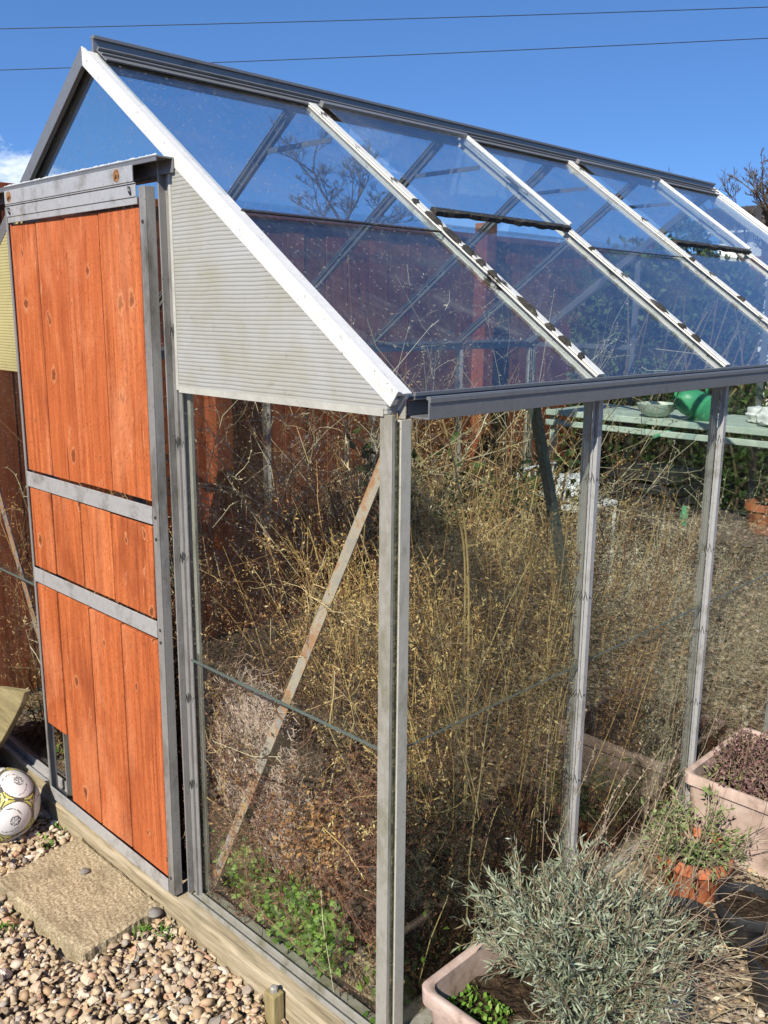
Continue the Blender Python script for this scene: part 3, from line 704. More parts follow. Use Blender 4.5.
def slab():
    bm = bmesh.new(); pts = [(-1.158,-.062),(-.728,-.062),(-.705,-.285),(-1.118,-.318)]
    N = 30
    def P(u, v):
        a = Vector(pts[0]).lerp(Vector(pts[1]), u); b = Vector(pts[3]).lerp(Vector(pts[2]), u); return a.lerp(b, v)
    for zi in (0,):
        V = [[bm.verts.new((*P(i/N, j/N), -.040 + random.uniform(-.0012,.0012) - (.004 if i in (0,N) or j in (0,N) else 0))) for i in range(N+1)] for j in range(N+1)]
        for j in range(N):
            for i in range(N): bm.faces.new((V[j][i], V[j+1][i], V[j+1][i+1], V[j][i+1]))
    ring = [V[0][i] for i in range(N)] + [V[j][N] for j in range(N)] + [V[N][N-i] for i in range(N)] + [V[N-j][0] for j in range(N)]
    c = Vector((-.93,-.18))
    low = []
    for v in ring:
        d = (Vector(v.co[:2])-c).normalized()*.003
        v.co.x += random.uniform(-.0025,.0025); v.co.y += random.uniform(-.0025,.0025)
        low.append(bm.verts.new((v.co.x+d.x, v.co.y+d.y, -.10)))
    n = len(ring)
    for i in range(n): bm.faces.new((ring[i], ring[(i+1) % n], low[(i+1) % n], low[i]))
    bmesh.ops.recalc_face_normals(bm, faces=bm.faces)
    me = bpy.data.meshes.new('paving_slab'); bm.to_mesh(me); bm.free()
    return link('paving_slab', me, M['slab'])
tag(slab(), 'lichen-yellowed concrete paving slab set in gravel before the door', 'paving slab')
# second slab, just its corner, bottom left
tag(MB().prism([(-1.05,-.76,-.1),(-.93,-.62,-.1),(-1.10,-.52,-.1),(-1.4,-.6,-.1),(-1.4,-.76,-.1)], (0,0,.05)).build('paving_slab', M['slab'], None, .006), 'corner of another paving slab at the very edge of the gravel', 'paving slab')
tag(MB().lathe([(0,-.012),(.016,-.006),(.019,0),(.014,.007),(0,.010)], (-.725,-.085,-.048), 9).build('stone', M['stone_dk'], None, 0, True), 'dark rounded stone at the right corner of the slab', 'stone')
tag(MB().lathe([(0,-.004),(.011,-.002),(.013,0),(.009,.004),(0,.005)], (-.985,-.135,-.034), 8).build('stone', M['stone_dk'], None, 0, True), 'small dark stone lying on top of the slab', 'stone')

# football
def football(c, r):
    V, F = ico(6)
    g = (1+5**.5)/2
    dirs = [Vector(v).normalized() for v in [(0,s,t*g) for s in (1,-1) for t in (1,-1)] + [(s,t*g,0) for s in (1,-1) for t in (1,-1)] + [(t*g,0,s) for s in (1,-1) for t in (1,-1)]]
    Rm = Matrix.Rotation(.55, 3, 'X') @ Matrix.Rotation(.95, 3, 'Z')
    dv = np.array([(Rm @ d)[:] for d in dirs])
    cen = V[F].mean(1); cen /= np.linalg.norm(cen, axis=1)[:,None]
    dots = cen @ dv.T; near = dots.argmax(1); ang = np.degrees(np.arccos(np.clip(dots.max(1), -1, 1))); so = np.sort(np.degrees(np.arccos(np.clip(dots,-1,1))), axis=1)
    # 0 white, .3 yellow, .6 dark line, 1 black emblem
    val = np.zeros(len(F))
    lim = 29.5
    val[ang > lim] = .3
    val[np.abs(ang-lim) < 1.0] = .6
    val[(so[:,1]-so[:,0] < 2.6) & (ang > lim)] = .6
    val[(so[:,2]-so[:,0] < 3.4) & (ang > lim)] = 0
    t1 = np.cross(dv[near], np.array([.3,.2,.93])); t1 /= np.linalg.norm(t1, axis=1)[:,None]; t2 = np.cross(dv[near], t1)
    u = np.degrees((cen*t1).sum(1)); v = np.degrees((cen*t2).sum(1))
    val[(ang > 6.4) & (ang < 8.2)] = 1
    val[(ang > 4.4) & (ang < 5.2)] = 1
    val[(ang < 4.0) & ((np.abs(u-v) < 1.0) | ((np.abs(u+v) < 1.0) & (u > 0)))] = 1
    # printed dark wisps
    val[(np.abs(np.hypot(u-9, v) - 19) < .55) & (ang > 12) & (ang < 25)] = .6
    t = NT('printed_football'); at = t.attr()
    col = t.ramp(at, [(0,(.74,.74,.71)),(.15,(.74,.74,.71)),(.151,(.62,.58,.10)),(.45,(.62,.58,.10)),(.451,(.035,.035,.03)),(1,(.02,.02,.025))], 'LINEAR').outputs[0]
    col = t.mix(t.math('MULTIPLY', t.noise(25, 5), .3), col, (.45,.40,.28))
    mat = t.done(t.bsdf(col, .42, 0, t.bump(t.noise(400, 2), .15, .001)))
    pr = np.ones(len(V)); dd = np.sort(np.degrees(np.arccos(np.clip((V@dv.T),-1,1))), axis=1)
    pr -= .014*np.exp(-((dd[:,0]-lim)/1.4)**2)
    o = np_mesh('football', V*pr[:,None]*r + np.array(c), F, val, mat, None, True)
    return tag(o, 'scuffed white and yellow football with small round emblems, by the door', 'football')
football((-1.358,-.19,.024), .103)

# leaning board, left edge
tag(MB().prism([(-1.372,-.095,.335),(-1.392,-.105,.285),(-1.430,-.118,.225),(-1.482,-.130,.155),(-1.558,-.150,.070),(-1.66,-.178,-.03),(-1.80,-.2,-.08),(-2.0,-.2,-.08),(-2.0,-.12,.17),(-1.534,-.102,.298)][::-1], (.004,.020,.004)).build('round_board', M['board'], None, .003),
    'yellowish wooden board with a curved edge leaning beside the football', 'board')

# ------------------------------------------------------------------ vegetation generators (numpy)
class Veg:
    """gathers ribbons (thin 3-sided stems as 2 crossed quads) and leaf quads"""
    def __init__(s): s.V = []; s.F = []; s.R = []; s.n = 0
    def quads(s, Q, r):
        Q = np.asarray(Q, dtype=float); m = len(Q)
        if m == 0: return
        s.V.append(Q.reshape(-1,3)); s.F.append(np.arange(m*4).reshape(m,4) + s.n); s.n += m*4; s.R.append(np.broadcast_to(r, (m,)).astype(float))
    def stems(s, P, rad, r):
        """P (n,k,3) polylines, rad (n,k)"""
        n, k, _ = P.shape
        if n == 0: return
        T = np.gradient(P, axis=1); T /= np.linalg.norm(T, axis=2, keepdims=True)+1e-9
        ref = rng.normal(0,1,(n,1,3)); A = np.cross(T, ref); A /= np.linalg.norm(A, axis=2, keepdims=True)+1e-9; Bq = np.cross(T, A)
        rr = rad[...,None]
        c = [P + A*rr, P + (-.5*A + .866*Bq)*rr, P + (-.5*A - .866*Bq)*rr]
        for i in range(3):
            a, b = c[i], c[(i+1) % 3]
            Q = np.stack([a[:,:-1], b[:,:-1], b[:,1:], a[:,1:]], 2).reshape(-1,4,3)
            s.quads(Q, np.repeat(np.asarray(r), k-1))
    def leaves(s, C, Dr, Ln, Wd, r, curl=.25):
        """diamond leaves: base C, direction Dr, length, width"""
        n = len(C); Dr = Dr/(np.linalg.norm(Dr, axis=1, keepdims=True)+1e-9)
        sd = np.cross(Dr, rng.normal(0,1,(n,3))); sd /= np.linalg.norm(sd, axis=1, keepdims=True)+1e-9; up = np.cross(Dr, sd)
        Ln = np.broadcast_to(Ln, (n,))[:,None]; Wd = np.broadcast_to(Wd, (n,))[:,None]
        m = C + Dr*Ln*.5 + up*Ln*curl*.5; e = C + Dr*Ln
        s.quads(np.stack([C, m + sd*Wd*.5, e, m - sd*Wd*.5], 1), r)
    def build(s, name, mat, parent=None):
        return np_mesh(name, np.concatenate(s.V), np.concatenate(s.F), np.concatenate(s.R), mat, parent)
def curves(base, dirs, length, k, wig, droop):
    """random walks: n polylines of k points"""
    n = len(base); P = np.zeros((n,k,3)); P[:,0] = base; d = dirs/np.linalg.norm(dirs, axis=1, keepdims=True); st = (np.asarray(length)/(k-1))[:,None]
    for i in range(1,k):
        d = d + rng.normal(0, wig, (n,3)) + np.array([0,0,-1])*np.asarray(droop).reshape(-1,1)*(i/(k-1)); d /= np.linalg.norm(d, axis=1, keepdims=True)
        P[:,i] = P[:,i-1] + d*st
    return P
def clampbox(P, lo, hi):
    return np.clip(P, np.array(lo), np.array(hi))
ROOFPAD = .05
def under_roof(P):
    x = P[...,0]; zl = np.where(x > XR, HE - SL*x, HE + SL*(x+W)) - ROOFPAD
    P[...,2] = np.minimum(P[...,2], zl); P[...,0] = np.clip(P[...,0], -W+.012, -.014); P[...,1] = np.clip(P[...,1], .010, L-.02); return P
def pick(P, m, t0=.25, t1=1.0):
    """m points along each polyline -> positions, tangents, stem index"""
    n, k, _ = P.shape; t = rng.uniform(t0, t1, (n,m))*(k-1); i = np.minimum(t.astype(int), k-2); f = (t-i)[...,None]; ix = np.arange(n)[:,None]
    return (P[ix,i]*(1-f)+P[ix,i+1]*f).reshape(-1,3), (P[ix,i+1]-P[ix,i]).reshape(-1,3), np.repeat(np.arange(n), m)

def clumps(n, x0, x1, y0, y1, per=11, sig=.035):
    k = max(4, n//per); cx, cy = scatter(k, x0, x1, y0, y1); i = rng.integers(0, k, n); r_ = rng.normal(0, sig, (2,n))
    return np.clip(cx[i]+r_[0], x0-.03, min(x1+.02, -.02)), np.clip(cy[i]+r_[1], max(y0-.03, .03), y1+.03)
def thicket(name, mat, n, box, h, twigs, bits, bit_len, rbase, label, wig=.12, lean=.35, rad=.0018, kind='stuff', bit_w=.4, spread=.8, roof=True, t0=.2, heads=0):
    v = Veg(); x, y = clumps(n, *box); base = np.stack([x,y,np.full(len(x),-.04)],-1)
    ln = rng.uniform(h[0],h[1],n); d = np.stack([rng.normal(0,lean,n), rng.normal(0,lean,n), np.ones(n)],-1)
    P = curves(base, d, ln, 9, wig, rng.uniform(-.05,.18,n)); 
    if roof: P = under_roof(P)
    r0 = np.clip(rng.normal(rbase,.22,n),0,1)
    v.stems(P, np.linspace(1,.35,9)[None]*rad*rng.uniform(.6,1.3,(n,1)), r0)
    C, T, ix = pick(P, twigs, t0, 1.0)
    d2 = T/np.linalg.norm(T,axis=1,keepdims=True) + rng.normal(0,spread,(len(C),3)); l2 = rng.uniform(.05,.20,len(C))
    P2 = curves(C, d2, l2, 5, .22, rng.uniform(-.05,.15,len(C)))
    if roof: P2 = under_roof(P2)
    v.stems(P2, np.linspace(1,.4,5)[None]*rad*.42*rng.uniform(.7,1.3,(len(C),1)), np.clip(r0[ix]+rng.normal(0,.15,len(ix)),0,1))
    if bits:
        C3, T3, i3 = pick(P2, bits, .15, 1.0); d3 = T3/np.linalg.norm(T3+1e-9,axis=1,keepdims=True) + rng.normal(0,.9,(len(C3),3))
        L3 = rng.uniform(.5,1.4,len(C3))*bit_len
        if roof: C3 = under_roof(C3)
        v.leaves(C3, d3, L3, L3*bit_w, np.clip(rng.normal(rbase+.05,.25,len(C3)),0,1))
    if heads:      # dense seed heads at the ends of some twigs
        e = P2[rng.integers(0, len(P2), heads), -1]; m_ = 34; C4 = np.repeat(e, m_, 0) + rng.normal(0,1,(heads*m_,3))*np.array([.011,.011,.014])
        if roof: C4 = under_roof(C4)
        v.leaves(C4, rng.normal(0,1,C4.shape), rng.uniform(.004,.010,len(C4)), rng.uniform(.0025,.005,len(C4)), np.clip(np.repeat(rng.normal(rbase,.25,heads), m_)+rng.normal(0,.12,len(C4)),0,1))
    return tag(v.build(name, M[mat]), label, None, None, kind)
def blades(name, mat, n, box, h, rbase, label, lean=.35, rad=.0014, droop=.35, roof=True, nb=0):
    v = Veg(); x, y = clumps(n, *box, 8, .03); base = np.stack([x,y,np.full(len(x),-.04)],-1); ln = rng.uniform(h[0],h[1],n)
    P = curves(base, np.stack([rng.normal(0,lean,n), rng.normal(0,lean,n), np.ones(n)],-1), ln, 10, .045, rng.uniform(0,droop,n)) 
    if roof: P = under_roof(P)
    r0 = np.clip(rng.normal(rbase,.25,n),0,1); v.stems(P, np.linspace(1,.3,10)[None]*rad*rng.uniform(.6,1.4,(n,1)), r0)
    if nb:
        C, T, ix = pick(P, nb, .6, 1.0); T /= np.linalg.norm(T,axis=1,keepdims=True)+1e-9
        v.leaves(C, T+rng.normal(0,.5,C.shape), rng.uniform(.006,.018,len(C)), .0028, np.clip(rng.normal(rbase+.1,.2,len(C)),0,1))
    return tag(v.build(name, M[mat]), label, None, None, 'stuff')

# inside the greenhouse
thicket('dried_weeds', 'weeds', 230, (-.66,-.06,.34,1.0), (.75,1.24), 24, 10, .0085, .56, 'tall golden-brown dead weeds with lacy seed heads behind the front glass', .17, .34, .0019, bit_w=.38, t0=.45, heads=520)
thicket('dried_weeds', 'weeds', 130, (-1.05,-.50,.20,.8), (.40,.95), 18, 8, .0085, .30, 'shorter brown dead weeds behind the left of the front glass', .17, .34, .0018, heads=260)
thicket('dried_weeds', 'red_weeds', 460, (-.95,-.03,.13,.50), (.25,.80), 18, 8, .008, .48, 'low russet tangle of dead stems at the foot of the front glass', .2, .45, heads=800)
thicket('dried_weeds', 'dark_and_shaded_weeds', 150, (-.22,-.02,.13,.75), (.25,.60), 22, 8, .008, .4, 'fine dead tangle low behind the corner post, coloured very dark for shade', .2, .4, heads=150)  # very dark stems stand in for the shade low in the first bay
thicket('dried_weeds', 'dark_and_shaded_weeds', 100, (-.60,-.06,.22,.9), (.45,.95), 12, 8, .014, .45, 'dark withered stalks standing among the golden weeds', .15, .25, .0026, heads=120)
thicket('dried_weeds', 'weeds', 90, (-1.90,-1.34,.06,.45), (.25,1.0), 14, 8, .010, .35, 'brown dead weeds behind the left pane beside the door', .2, .3, heads=80)
thicket('dried_weeds', 'red_weeds', 300, (-.7,-.03,.6,2.2), (.15,.45), 16, 6, .008, .35, 'low dark brown dead growth behind the side glass', .2, .5)
thicket('dried_weeds', 'weeds', 110, (-1.88,-1.15,.10,1.5), (.6,1.3), 14, 6, .010, .45, 'brown dead stems along the far wall under the roof', .16, .3)
thicket('dried_weeds', 'pale_straw', 260, (-.70,-.05,1.0,2.3), (.35,.78), 18, 9, .009, .75, 'pale bushy dry weeds behind the middle side panes', .16, .38, heads=300)
thicket('dried_weeds', 'pale_straw', 110, (-.75,-.10,1.2,2.2), (.6,.98), 22, 9, .008, .85, 'wiry pale seed stems standing before the staging', .2, .38, .0014, heads=120)
thicket('dried_weeds', 'straw', 170, (-.70,-.10,.28,.78), (.70,1.20), 16, 9, .010, .55, 'golden seed-bearing dry stems behind the first side pane', .12, .20, .0016, bit_w=.32, t0=.35, heads=260)
blades('dry_grass', 'straw', 240, (-.62,-.10,.30,.80), (.5,1.15), .6, 'upright golden dry grass behind the first side pane', .18, .0021, .25, True, 9)
blades('dry_grass', 'straw', 110, (-.70,-.06,.22,.6), (.45,1.15), .6, 'thin golden straws among the brown weeds by the front glass', .30, .0021, .6, True, 6)
blades('dry_grass', 'pale_straw', 60, (-1.8,-.8,.5,2.6), (.9,1.7), .6, 'long pale dry stems arching under the roof glass', .5, .0020, .5)
thicket('dried_weeds', 'weeds', 110, (-1.80,-1.0,.3,2.2), (1.15,1.75), 16, 9, .010, .45, 'brown dead climbing stems under the left roof slope', .22, .28, .0022, heads=300)
thicket('dried_weeds', 'pale_straw', 120, (-1.75,-.75,.4,2.0), (1.25,1.85), 13, 6, .009, .65, 'wiry pale branches tangled under the roof glass', .26, .30, .0028)
# arching straws one can tell apart, behind the first side pane
def arch_straw(pts, label):
    mb = MB(); P = [Vector(p) for p in pts]; Q = []
    for i in range(len(P)-1):
        a = P[max(i-1,0)]; b = P[i]; c = P[i+1]; d = P[min(i+2,len(P)-1)]
        for j in range(6):
            t_ = j/6; Q.append(.5*((2*b)+(c-a)*t_+(2*a-5*b+4*c-d)*t_*t_+(3*b-a-3*c+d)*t_**3))
    Q.append(P[-1]); mb.tube(Q, [.0031-.0016*i/len(Q) for i in range(len(Q))], 5, .6)
    return tag(mb.build('grass_stalk', M['straw'], None, 0, True), label, 'dry stalk')
arch_straw([(-.10,.30,-.03),(-.085,.30,.5),(-.07,.285,.85),(-.06,.25,1.00),(-.05,.17,1.10),(-.045,.06,1.13)], 'thick golden stalk arching left towards the corner post')
arch_straw([(-.08,.31,-.03),(-.07,.305,.5),(-.06,.28,.90),(-.055,.23,1.10),(-.05,.18,1.21)], 'thick golden stalk leaning up beside the corner post')
# fluffy pale seed mass low at the left of the front pane
def fluff():
    v = Veg(); n = 8500
    c = np.array([[-.55,.06,.47],[-.50,.06,.40],[-.58,.07,.35],[-.46,.05,.50],[-.40,.06,.36],[-.53,.07,.30],[-.36,.06,.22]]); i = rng.integers(0,len(c),n)
    b = c[i] + rng.normal(0,1,(n,3))*np.array([.042,.016,.045]); P = curves(b, rng.normal(0,1,(n,3)), rng.uniform(.015,.06,n), 4, .5, np.zeros(n)); P = under_roof(P); P[...,1] = np.maximum(P[...,1], .046)
    v.stems(P, np.full((n,4), .0009), rng.uniform(0,1,n)); return tag(v.build('seed_fluff', M['fluff']), 'pale pinkish seed fluff caught low behind the front glass', None, None, 'stuff')
fluff()
def leaf_heap(name, mat, n, cs, sig, size, label, w=.6):
    v = Veg(); cs = np.array(cs); i = rng.integers(0,len(cs),n); b = cs[i] + rng.normal(0,1,(n,3))*np.array(sig); b[:,2] = np.maximum(b[:,2], -.03); b = under_roof(b); b[:,1] = np.maximum(b[:,1], .018)
    L_ = rng.uniform(.6,1.4,n)*size; v.leaves(b, rng.normal(0,1,(n,3))+np.array([0,0,.3]), L_, L_*w, rng.uniform(0,1,n), .4); return tag(v.build(name, M[mat]), label, None, None, 'stuff')
leaf_heap('dead_leaves', 'dead_leaf', 1300, [(-.34,.05,.30),(-.28,.05,.24),(-.26,.055,.34),(-.36,.05,.25),(-.22,.05,.28)], (.05,.014,.05), .0135, 'curled orange-brown dead leaves hanging behind the front glass')
leaf_heap('ground_cover', 'green', 3600, [(-.50,.045,.10),(-.44,.04,.09),(-.38,.04,.08),(-.33,.035,.09),(-.27,.035,.10),(-.23,.035,.12),(-.54,.05,.12),(-.30,.035,.14),(-.25,.035,.06)], (.030,.011,.028), .0175, 'fresh green weeds along the inside foot of the front glass', .75)
leaf_heap('ground_cover', 'green', 320, [(-.06,.09,.08),(-.09,.22,.12),(-.05,.32,.05)], (.03,.05,.05), .020, 'sparse green weeds at the inside of the near corner', .75)
leaf_heap('ground_cover', 'green', 260, [(-1.40,.08,.08),(-1.46,.1,.16)], (.03,.03,.05), .022, 'few green leaves behind the left pane beside the door', .75)

# ------------------------------------------------------------------ planters and pots outside
def trough(name, x0, x1, y0, y1, zt, zb, label, ins=.028):
    T = empty(name, ((x0+x1)/2,(y0+y1)/2,zb)); tag(T, label, 'planter')
    def ring(d, z, rc=.024):
        P = []
        for cx, cy, a0 in ((x1-d-rc,y1-d-rc,0),(x0+d+rc,y1-d-rc,90),(x0+d+rc,y0+d+rc,180),(x1-d-rc,y0+d+rc,270)):
            for k in range(7): a = math.radians(a0+15*k); P.append((cx+rc*math.cos(a), cy+rc*math.sin(a), z))
        return P
    rings = [ring(ins, zb), ring(.012, zt-.045), ring(.010, zt-.034), ring(.001, zt-.032), ring(.0, zt-.002), ring(.002, zt), ring(.010, zt), ring(.017, zt-.004), ring(.020, zt-.05), ring(ins+.008, zb+.012)]
    mb = MB(); n = len(rings[0]); vs = [p for r_ in rings for p in r_]
    fs = [(i*n+k, i*n+(k+1) % n, (i+1)*n+(k+1) % n, (i+1)*n+k) for i in range(len(rings)-1) for k in range(n)] + [tuple(range(n))[::-1], tuple((len(rings)-1)*n+k for k in range(n))]
    mb.add(vs, fs); mb.build('trough', M['trough'], T, .0, True)
    mb = MB(); N = 14; zs = zt-.058
    xs = np.linspace(x0+.026,x1-.026,N); ys = np.linspace(y0+.026,y1-.026,N)
    mb.add([(a,b,zs+random.uniform(-.008,.010)) for b in ys for a in xs], [(j*N+i,j*N+i+1,(j+1)*N+i+1,(j+1)*N+i) for j in range(N-1) for i in range(N-1)])
    mb.build('soil', M['soil'], T)
    return T
trough('planter', .057, .425, .018, .395, .15, GZ+.004, 'pale pink square planter nearest the corner, holding the grey-green lavender')
trough('planter', .020, .400, 1.16, 1.57, .15, GZ+.004, 'pale pink square planter against the side glass, holding purplish sedum')

def lavender():
    global rng
    rng = np.random.default_rng(41)
    T = empty('lavender_bush', (.26,.21,.09)); tag(T, 'bushy grey-green lavender with dry stems growing in the near planter', 'lavender')
    v = Veg(); s = Veg(); k = 40
    a = rng.uniform(0,2*np.pi,k); rr = np.sqrt(rng.uniform(.05,1,k)); b0 = np.stack([.248+.055*rr*np.cos(a), .255+.055*rr*np.sin(a), np.full(k,.09)],-1)
    dm = np.stack([np.cos(a)*.95*rr-.05, np.sin(a)*.95*rr*np.where(np.sin(a) < 0, .55, 1.0), .62+rng.uniform(0,.55,k)],-1)
    Pm = curves(b0, dm, rng.uniform(.10,.19,k)*(1.08-.22*rr), 8, .10, np.zeros(k))
    s.stems(Pm, np.linspace(1,.55,8)[None]*.0034*np.ones((k,1)), rng.uniform(0,.35,k))     # woody limbs
    C, T_, ix = pick(Pm, 7, .35, 1.0); n = len(C); T_ /= np.linalg.norm(T_,axis=1,keepdims=True)
    P = curves(C, T_ + rng.normal(0,.34,C.shape), rng.uniform(.05,.15,n), 7, .10, rng.uniform(-.10,.10,n)); P[...,0] = np.maximum(P[...,0], .03)
    s.stems(P, np.linspace(1,.5,7)[None]*.0017*np.ones((n,1)), rng.uniform(0,.8,n))
    C, T_, ix = pick(P, 38, .05, 1.0); T_ /= np.linalg.norm(T_,axis=1,keepdims=True)
    v.leaves(C, T_*.9+rng.normal(0,.62,C.shape), rng.uniform(.008,.036,len(C)), rng.uniform(.0020,.0044,len(C)), np.clip(rng.normal(.56,.30,len(C)),0,1), .3)
    # side sprigs
    C, T_, ix = pick(P, 3, .4, .9); P2 = curves(C, T_/np.linalg.norm(T_,axis=1,keepdims=True)+rng.normal(0,.5,C.shape)+np.array([0,0,.35]), rng.uniform(.04,.09,len(C)), 4, .1, np.zeros(len(C)))
    s.stems(P2, np.linspace(1,.5,4)[None]*.0012*np.ones((len(C),1)), rng.uniform(0,.7,len(C)))
    C, T_, ix = pick(P2, 11, .1, 1.0); T_ /= np.linalg.norm(T_,axis=1,keepdims=True)
    v.leaves(C, T_*.9+rng.normal(0,.55,C.shape), rng.uniform(.012,.030,len(C)), rng.uniform(.0022,.0042,len(C)), np.clip(rng.normal(.6,.27,len(C)),0,1), .18)
    v.build('foliage', M['lavender'], T)
    # last year's flower stalks, mostly leaning to the right
    m = 62; a = rng.uniform(-.5,1.9,m); b = np.stack([.28+rng.normal(0,.06,m), .24+rng.normal(0,.06,m), np.full(m,.15)],-1)
    d = np.stack([np.cos(a)*.95, np.sin(a)*.95, rng.uniform(.10,.95,m)],-1); P = curves(b, d, rng.uniform(.20,.55,m), 9, .10, rng.uniform(-.02,.14,m)); P[...,0] = np.maximum(P[...,0], .04)
    s.stems(P, np.linspace(1,.6,9)[None]*.0007*rng.uniform(.6,1.3,(m,1)), rng.uniform(0,.8,m))
    C, T_, ix = pick(P, 4, .3, 1.0); P3 = curves(C, T_/np.linalg.norm(T_,axis=1,keepdims=True)+rng.normal(0,.5,C.shape), rng.uniform(.04,.14,len(C)), 5, .14, np.zeros(len(C))); P3[...,0] = np.maximum(P3[...,0], .04)
    s.stems(P3, np.full((len(C),5), .0006), rng.uniform(0,.8,len(C)))
    m = 30; a = rng.uniform(.8,2.0,m); b = np.stack([.24+rng.normal(0,.07,m), .26+rng.normal(0,.06,m), np.full(m,.2)],-1)
    d = np.stack([np.cos(a)*.5, np.sin(a)*.7, rng.uniform(.6,1.3,m)],-1); P = curves(b, d, rng.uniform(.20,.50,m), 9, .06, rng.uniform(-.02,.05,m)); P[...,0] = np.maximum(P[...,0], .04)
    s.stems(P, np.linspace(1,.6,9)[None]*.0008*rng.uniform(.7,1.3,(m,1)), rng.uniform(.3,1,m))
    C, T_, ix = pick(P, 12, .7, 1.0); s.leaves(C, T_/np.linalg.norm(T_,axis=1,keepdims=True)+rng.normal(0,.5,C.shape), .008, .004, rng.uniform(.2,.8,len(C)))
    s.build('dry_stems', M['twig'], T)
lavender()
def planter_bits():
    v = Veg(); n = 130; b = np.stack([rng.uniform(.09,.20,n), rng.uniform(.05,.14,n), np.full(n,.100)],-1); v.leaves(b, rng.normal(0,1,(n,3))+np.array([0,0,.8]), rng.uniform(.01,.022,n), .008, rng.uniform(0,1,n))
    tag(v.build('seedlings', M['green']), 'tiny green seedlings on the soil of the near planter', None, None, 'stuff')
planter_bits()
def flower_pot(c, r, h, mat, label, tilt=(0,0), cat='flower pot', ribs=False, soil=True):
    T = empty('flower_pot', c); tag(T, label, cat)
    mb = MB(); prof = [(0,0),(r*.66,0),(r*.72,h*.06),(r*.90,h*.74),(r*.92,h*.76),(r*1.0,h*.765),(r*1.0,h*.98),(r*.985,h),(r*.93,h),(r*.915,h*.97),(r*.86,h*.7),(r*.62,h*.05)]
    mb.lathe(prof, (0,0,0), 40); o = mb.build('pot', M[mat], None, 0, True)
    o.data.polygons.foreach_set('use_smooth', [True]*len(o.data.polygons)); o.parent = T
    if soil:
        m2 = MB(); k = 20; m2.add([(0,0,h*.84)] + [(r*.895*math.cos(6.2832*i/k), r*.895*math.sin(6.2832*i/k), h*.82+random.uniform(-.004,.006)) for i in range(k)], [(0,i+1,(i+1) % k+1) for i in range(k)]); s_ = m2.build('soil', M['soil'], None); s_.parent = T
    T.rotation_euler = (*tilt, 0)
    return T
flower_pot((.150,.990,GZ), .098, .135, 'terracotta', 'round terracotta pot between the two planters, with a straggly green plant', (.0,.0))
flower_pot((.245,.745,GZ+.002), .075, .105, 'black', 'black plastic pot right beside the lavender stems')
flower_pot((.335,.900,GZ+.002), .078, .110, 'black', 'black plastic pot in front of the terracotta pot')
flower_pot((.475,.745,GZ+.002), .072, .125, 'black', 'black plastic pot at the right edge of the photo')
flower_pot((.150,.620,GZ+.002), .070, .100, 'black', 'black plastic pot hidden deepest behind the lavender')
flower_pot((.345,.300,.085), .050, .055, 'terracotta', 'small terracotta pot sunk in the near planter beside the lavender')

def pot_plant():
    T = empty('pot_plant', (.175,.955,.03)); tag(T, 'straggly green plant with dry stalks spilling from the terracotta pot', 'plant')
    v = Veg(); s = Veg(); n = 105; a = rng.uniform(0,6.283,n); b = np.stack([.145+.06*np.cos(a)*rng.uniform(0,1,n), .99+.06*np.sin(a)*rng.uniform(0,1,n), np.full(n,.04)],-1)
    d = np.stack([np.cos(a)*.9-.15, np.sin(a)*.9-.30, rng.uniform(.3,1.1,n)],-1); P = curves(b, d, rng.uniform(.08,.17,n), 6, .12, rng.uniform(0,.25,n)); P[...,0] = np.maximum(P[...,0], .04)
    s.stems(P, np.linspace(1,.5,6)[None]*.0016*np.ones((n,1)), rng.uniform(0,1,n))
    C, T_, ix = pick(P, 9, .3, 1); C[:,0] = np.maximum(C[:,0], .045); v.leaves(C, T_*12+rng.normal(0,.6,C.shape), rng.uniform(.014,.028,len(C)), rng.uniform(.004,.009,len(C)), np.clip(rng.normal(.5,.3,len(C)),0,1))
    v.build('foliage', M['pot_green'], T)
    m = 60; a = rng.uniform(0,6.283,m); b = np.stack([.15+.04*np.cos(a), .985+.04*np.sin(a), np.full(m,.04)],-1); P = curves(b, np.stack([np.cos(a)*.9-.2,np.sin(a)*.9-.2,rng.uniform(.1,.7,m)],-1), rng.uniform(.10,.24,m), 6, .08, rng.uniform(0,.25,m)); P[...,0] = np.maximum(P[...,0], .04)
    s.stems(P, np.full((m,6), .0011), rng.uniform(.3,1,m)); s.build('stalks', M['twig'], T)
pot_plant()
def sedum():
    T = empty('sedum', (.21,1.36,.1)); tag(T, 'purplish brown sedum with green shoots filling the planter by the glass', 'plant')
    v = Veg(); s = Veg(); n = 420; b = np.stack([rng.uniform(.07,.37,n), rng.uniform(1.22,1.53,n), np.full(n,.09)],-1)
    P = curves(b, np.stack([rng.normal(0,.4,n), rng.normal(0,.4,n), np.ones(n)],-1), rng.uniform(.05,.14,n), 5, .15, np.zeros(n)); s.stems(P, np.full((n,5), .0016), rng.uniform(0,.6,n)); s.build('stalks', M['twig'], T)
    C, T_, ix = pick(P, 22, .2, 1); v.leaves(C, rng.normal(0,1,C.shape)+np.array([0,0,.5]), rng.uniform(.007,.015,len(C)), rng.uniform(.005,.009,len(C)), np.clip(rng.normal(.45,.28,len(C)),0,.93)); 
    n = 120; b = np.stack([rng.uniform(.05,.16,n), rng.uniform(1.20,1.30,n), rng.uniform(.10,.15,n)],-1); v.leaves(b, rng.normal(0,1,(n,3))+np.array([0,0,.6]), rng.uniform(.012,.02,n), .007, np.ones(n)); v.build('foliage', M['sedum'], T)
sedum()
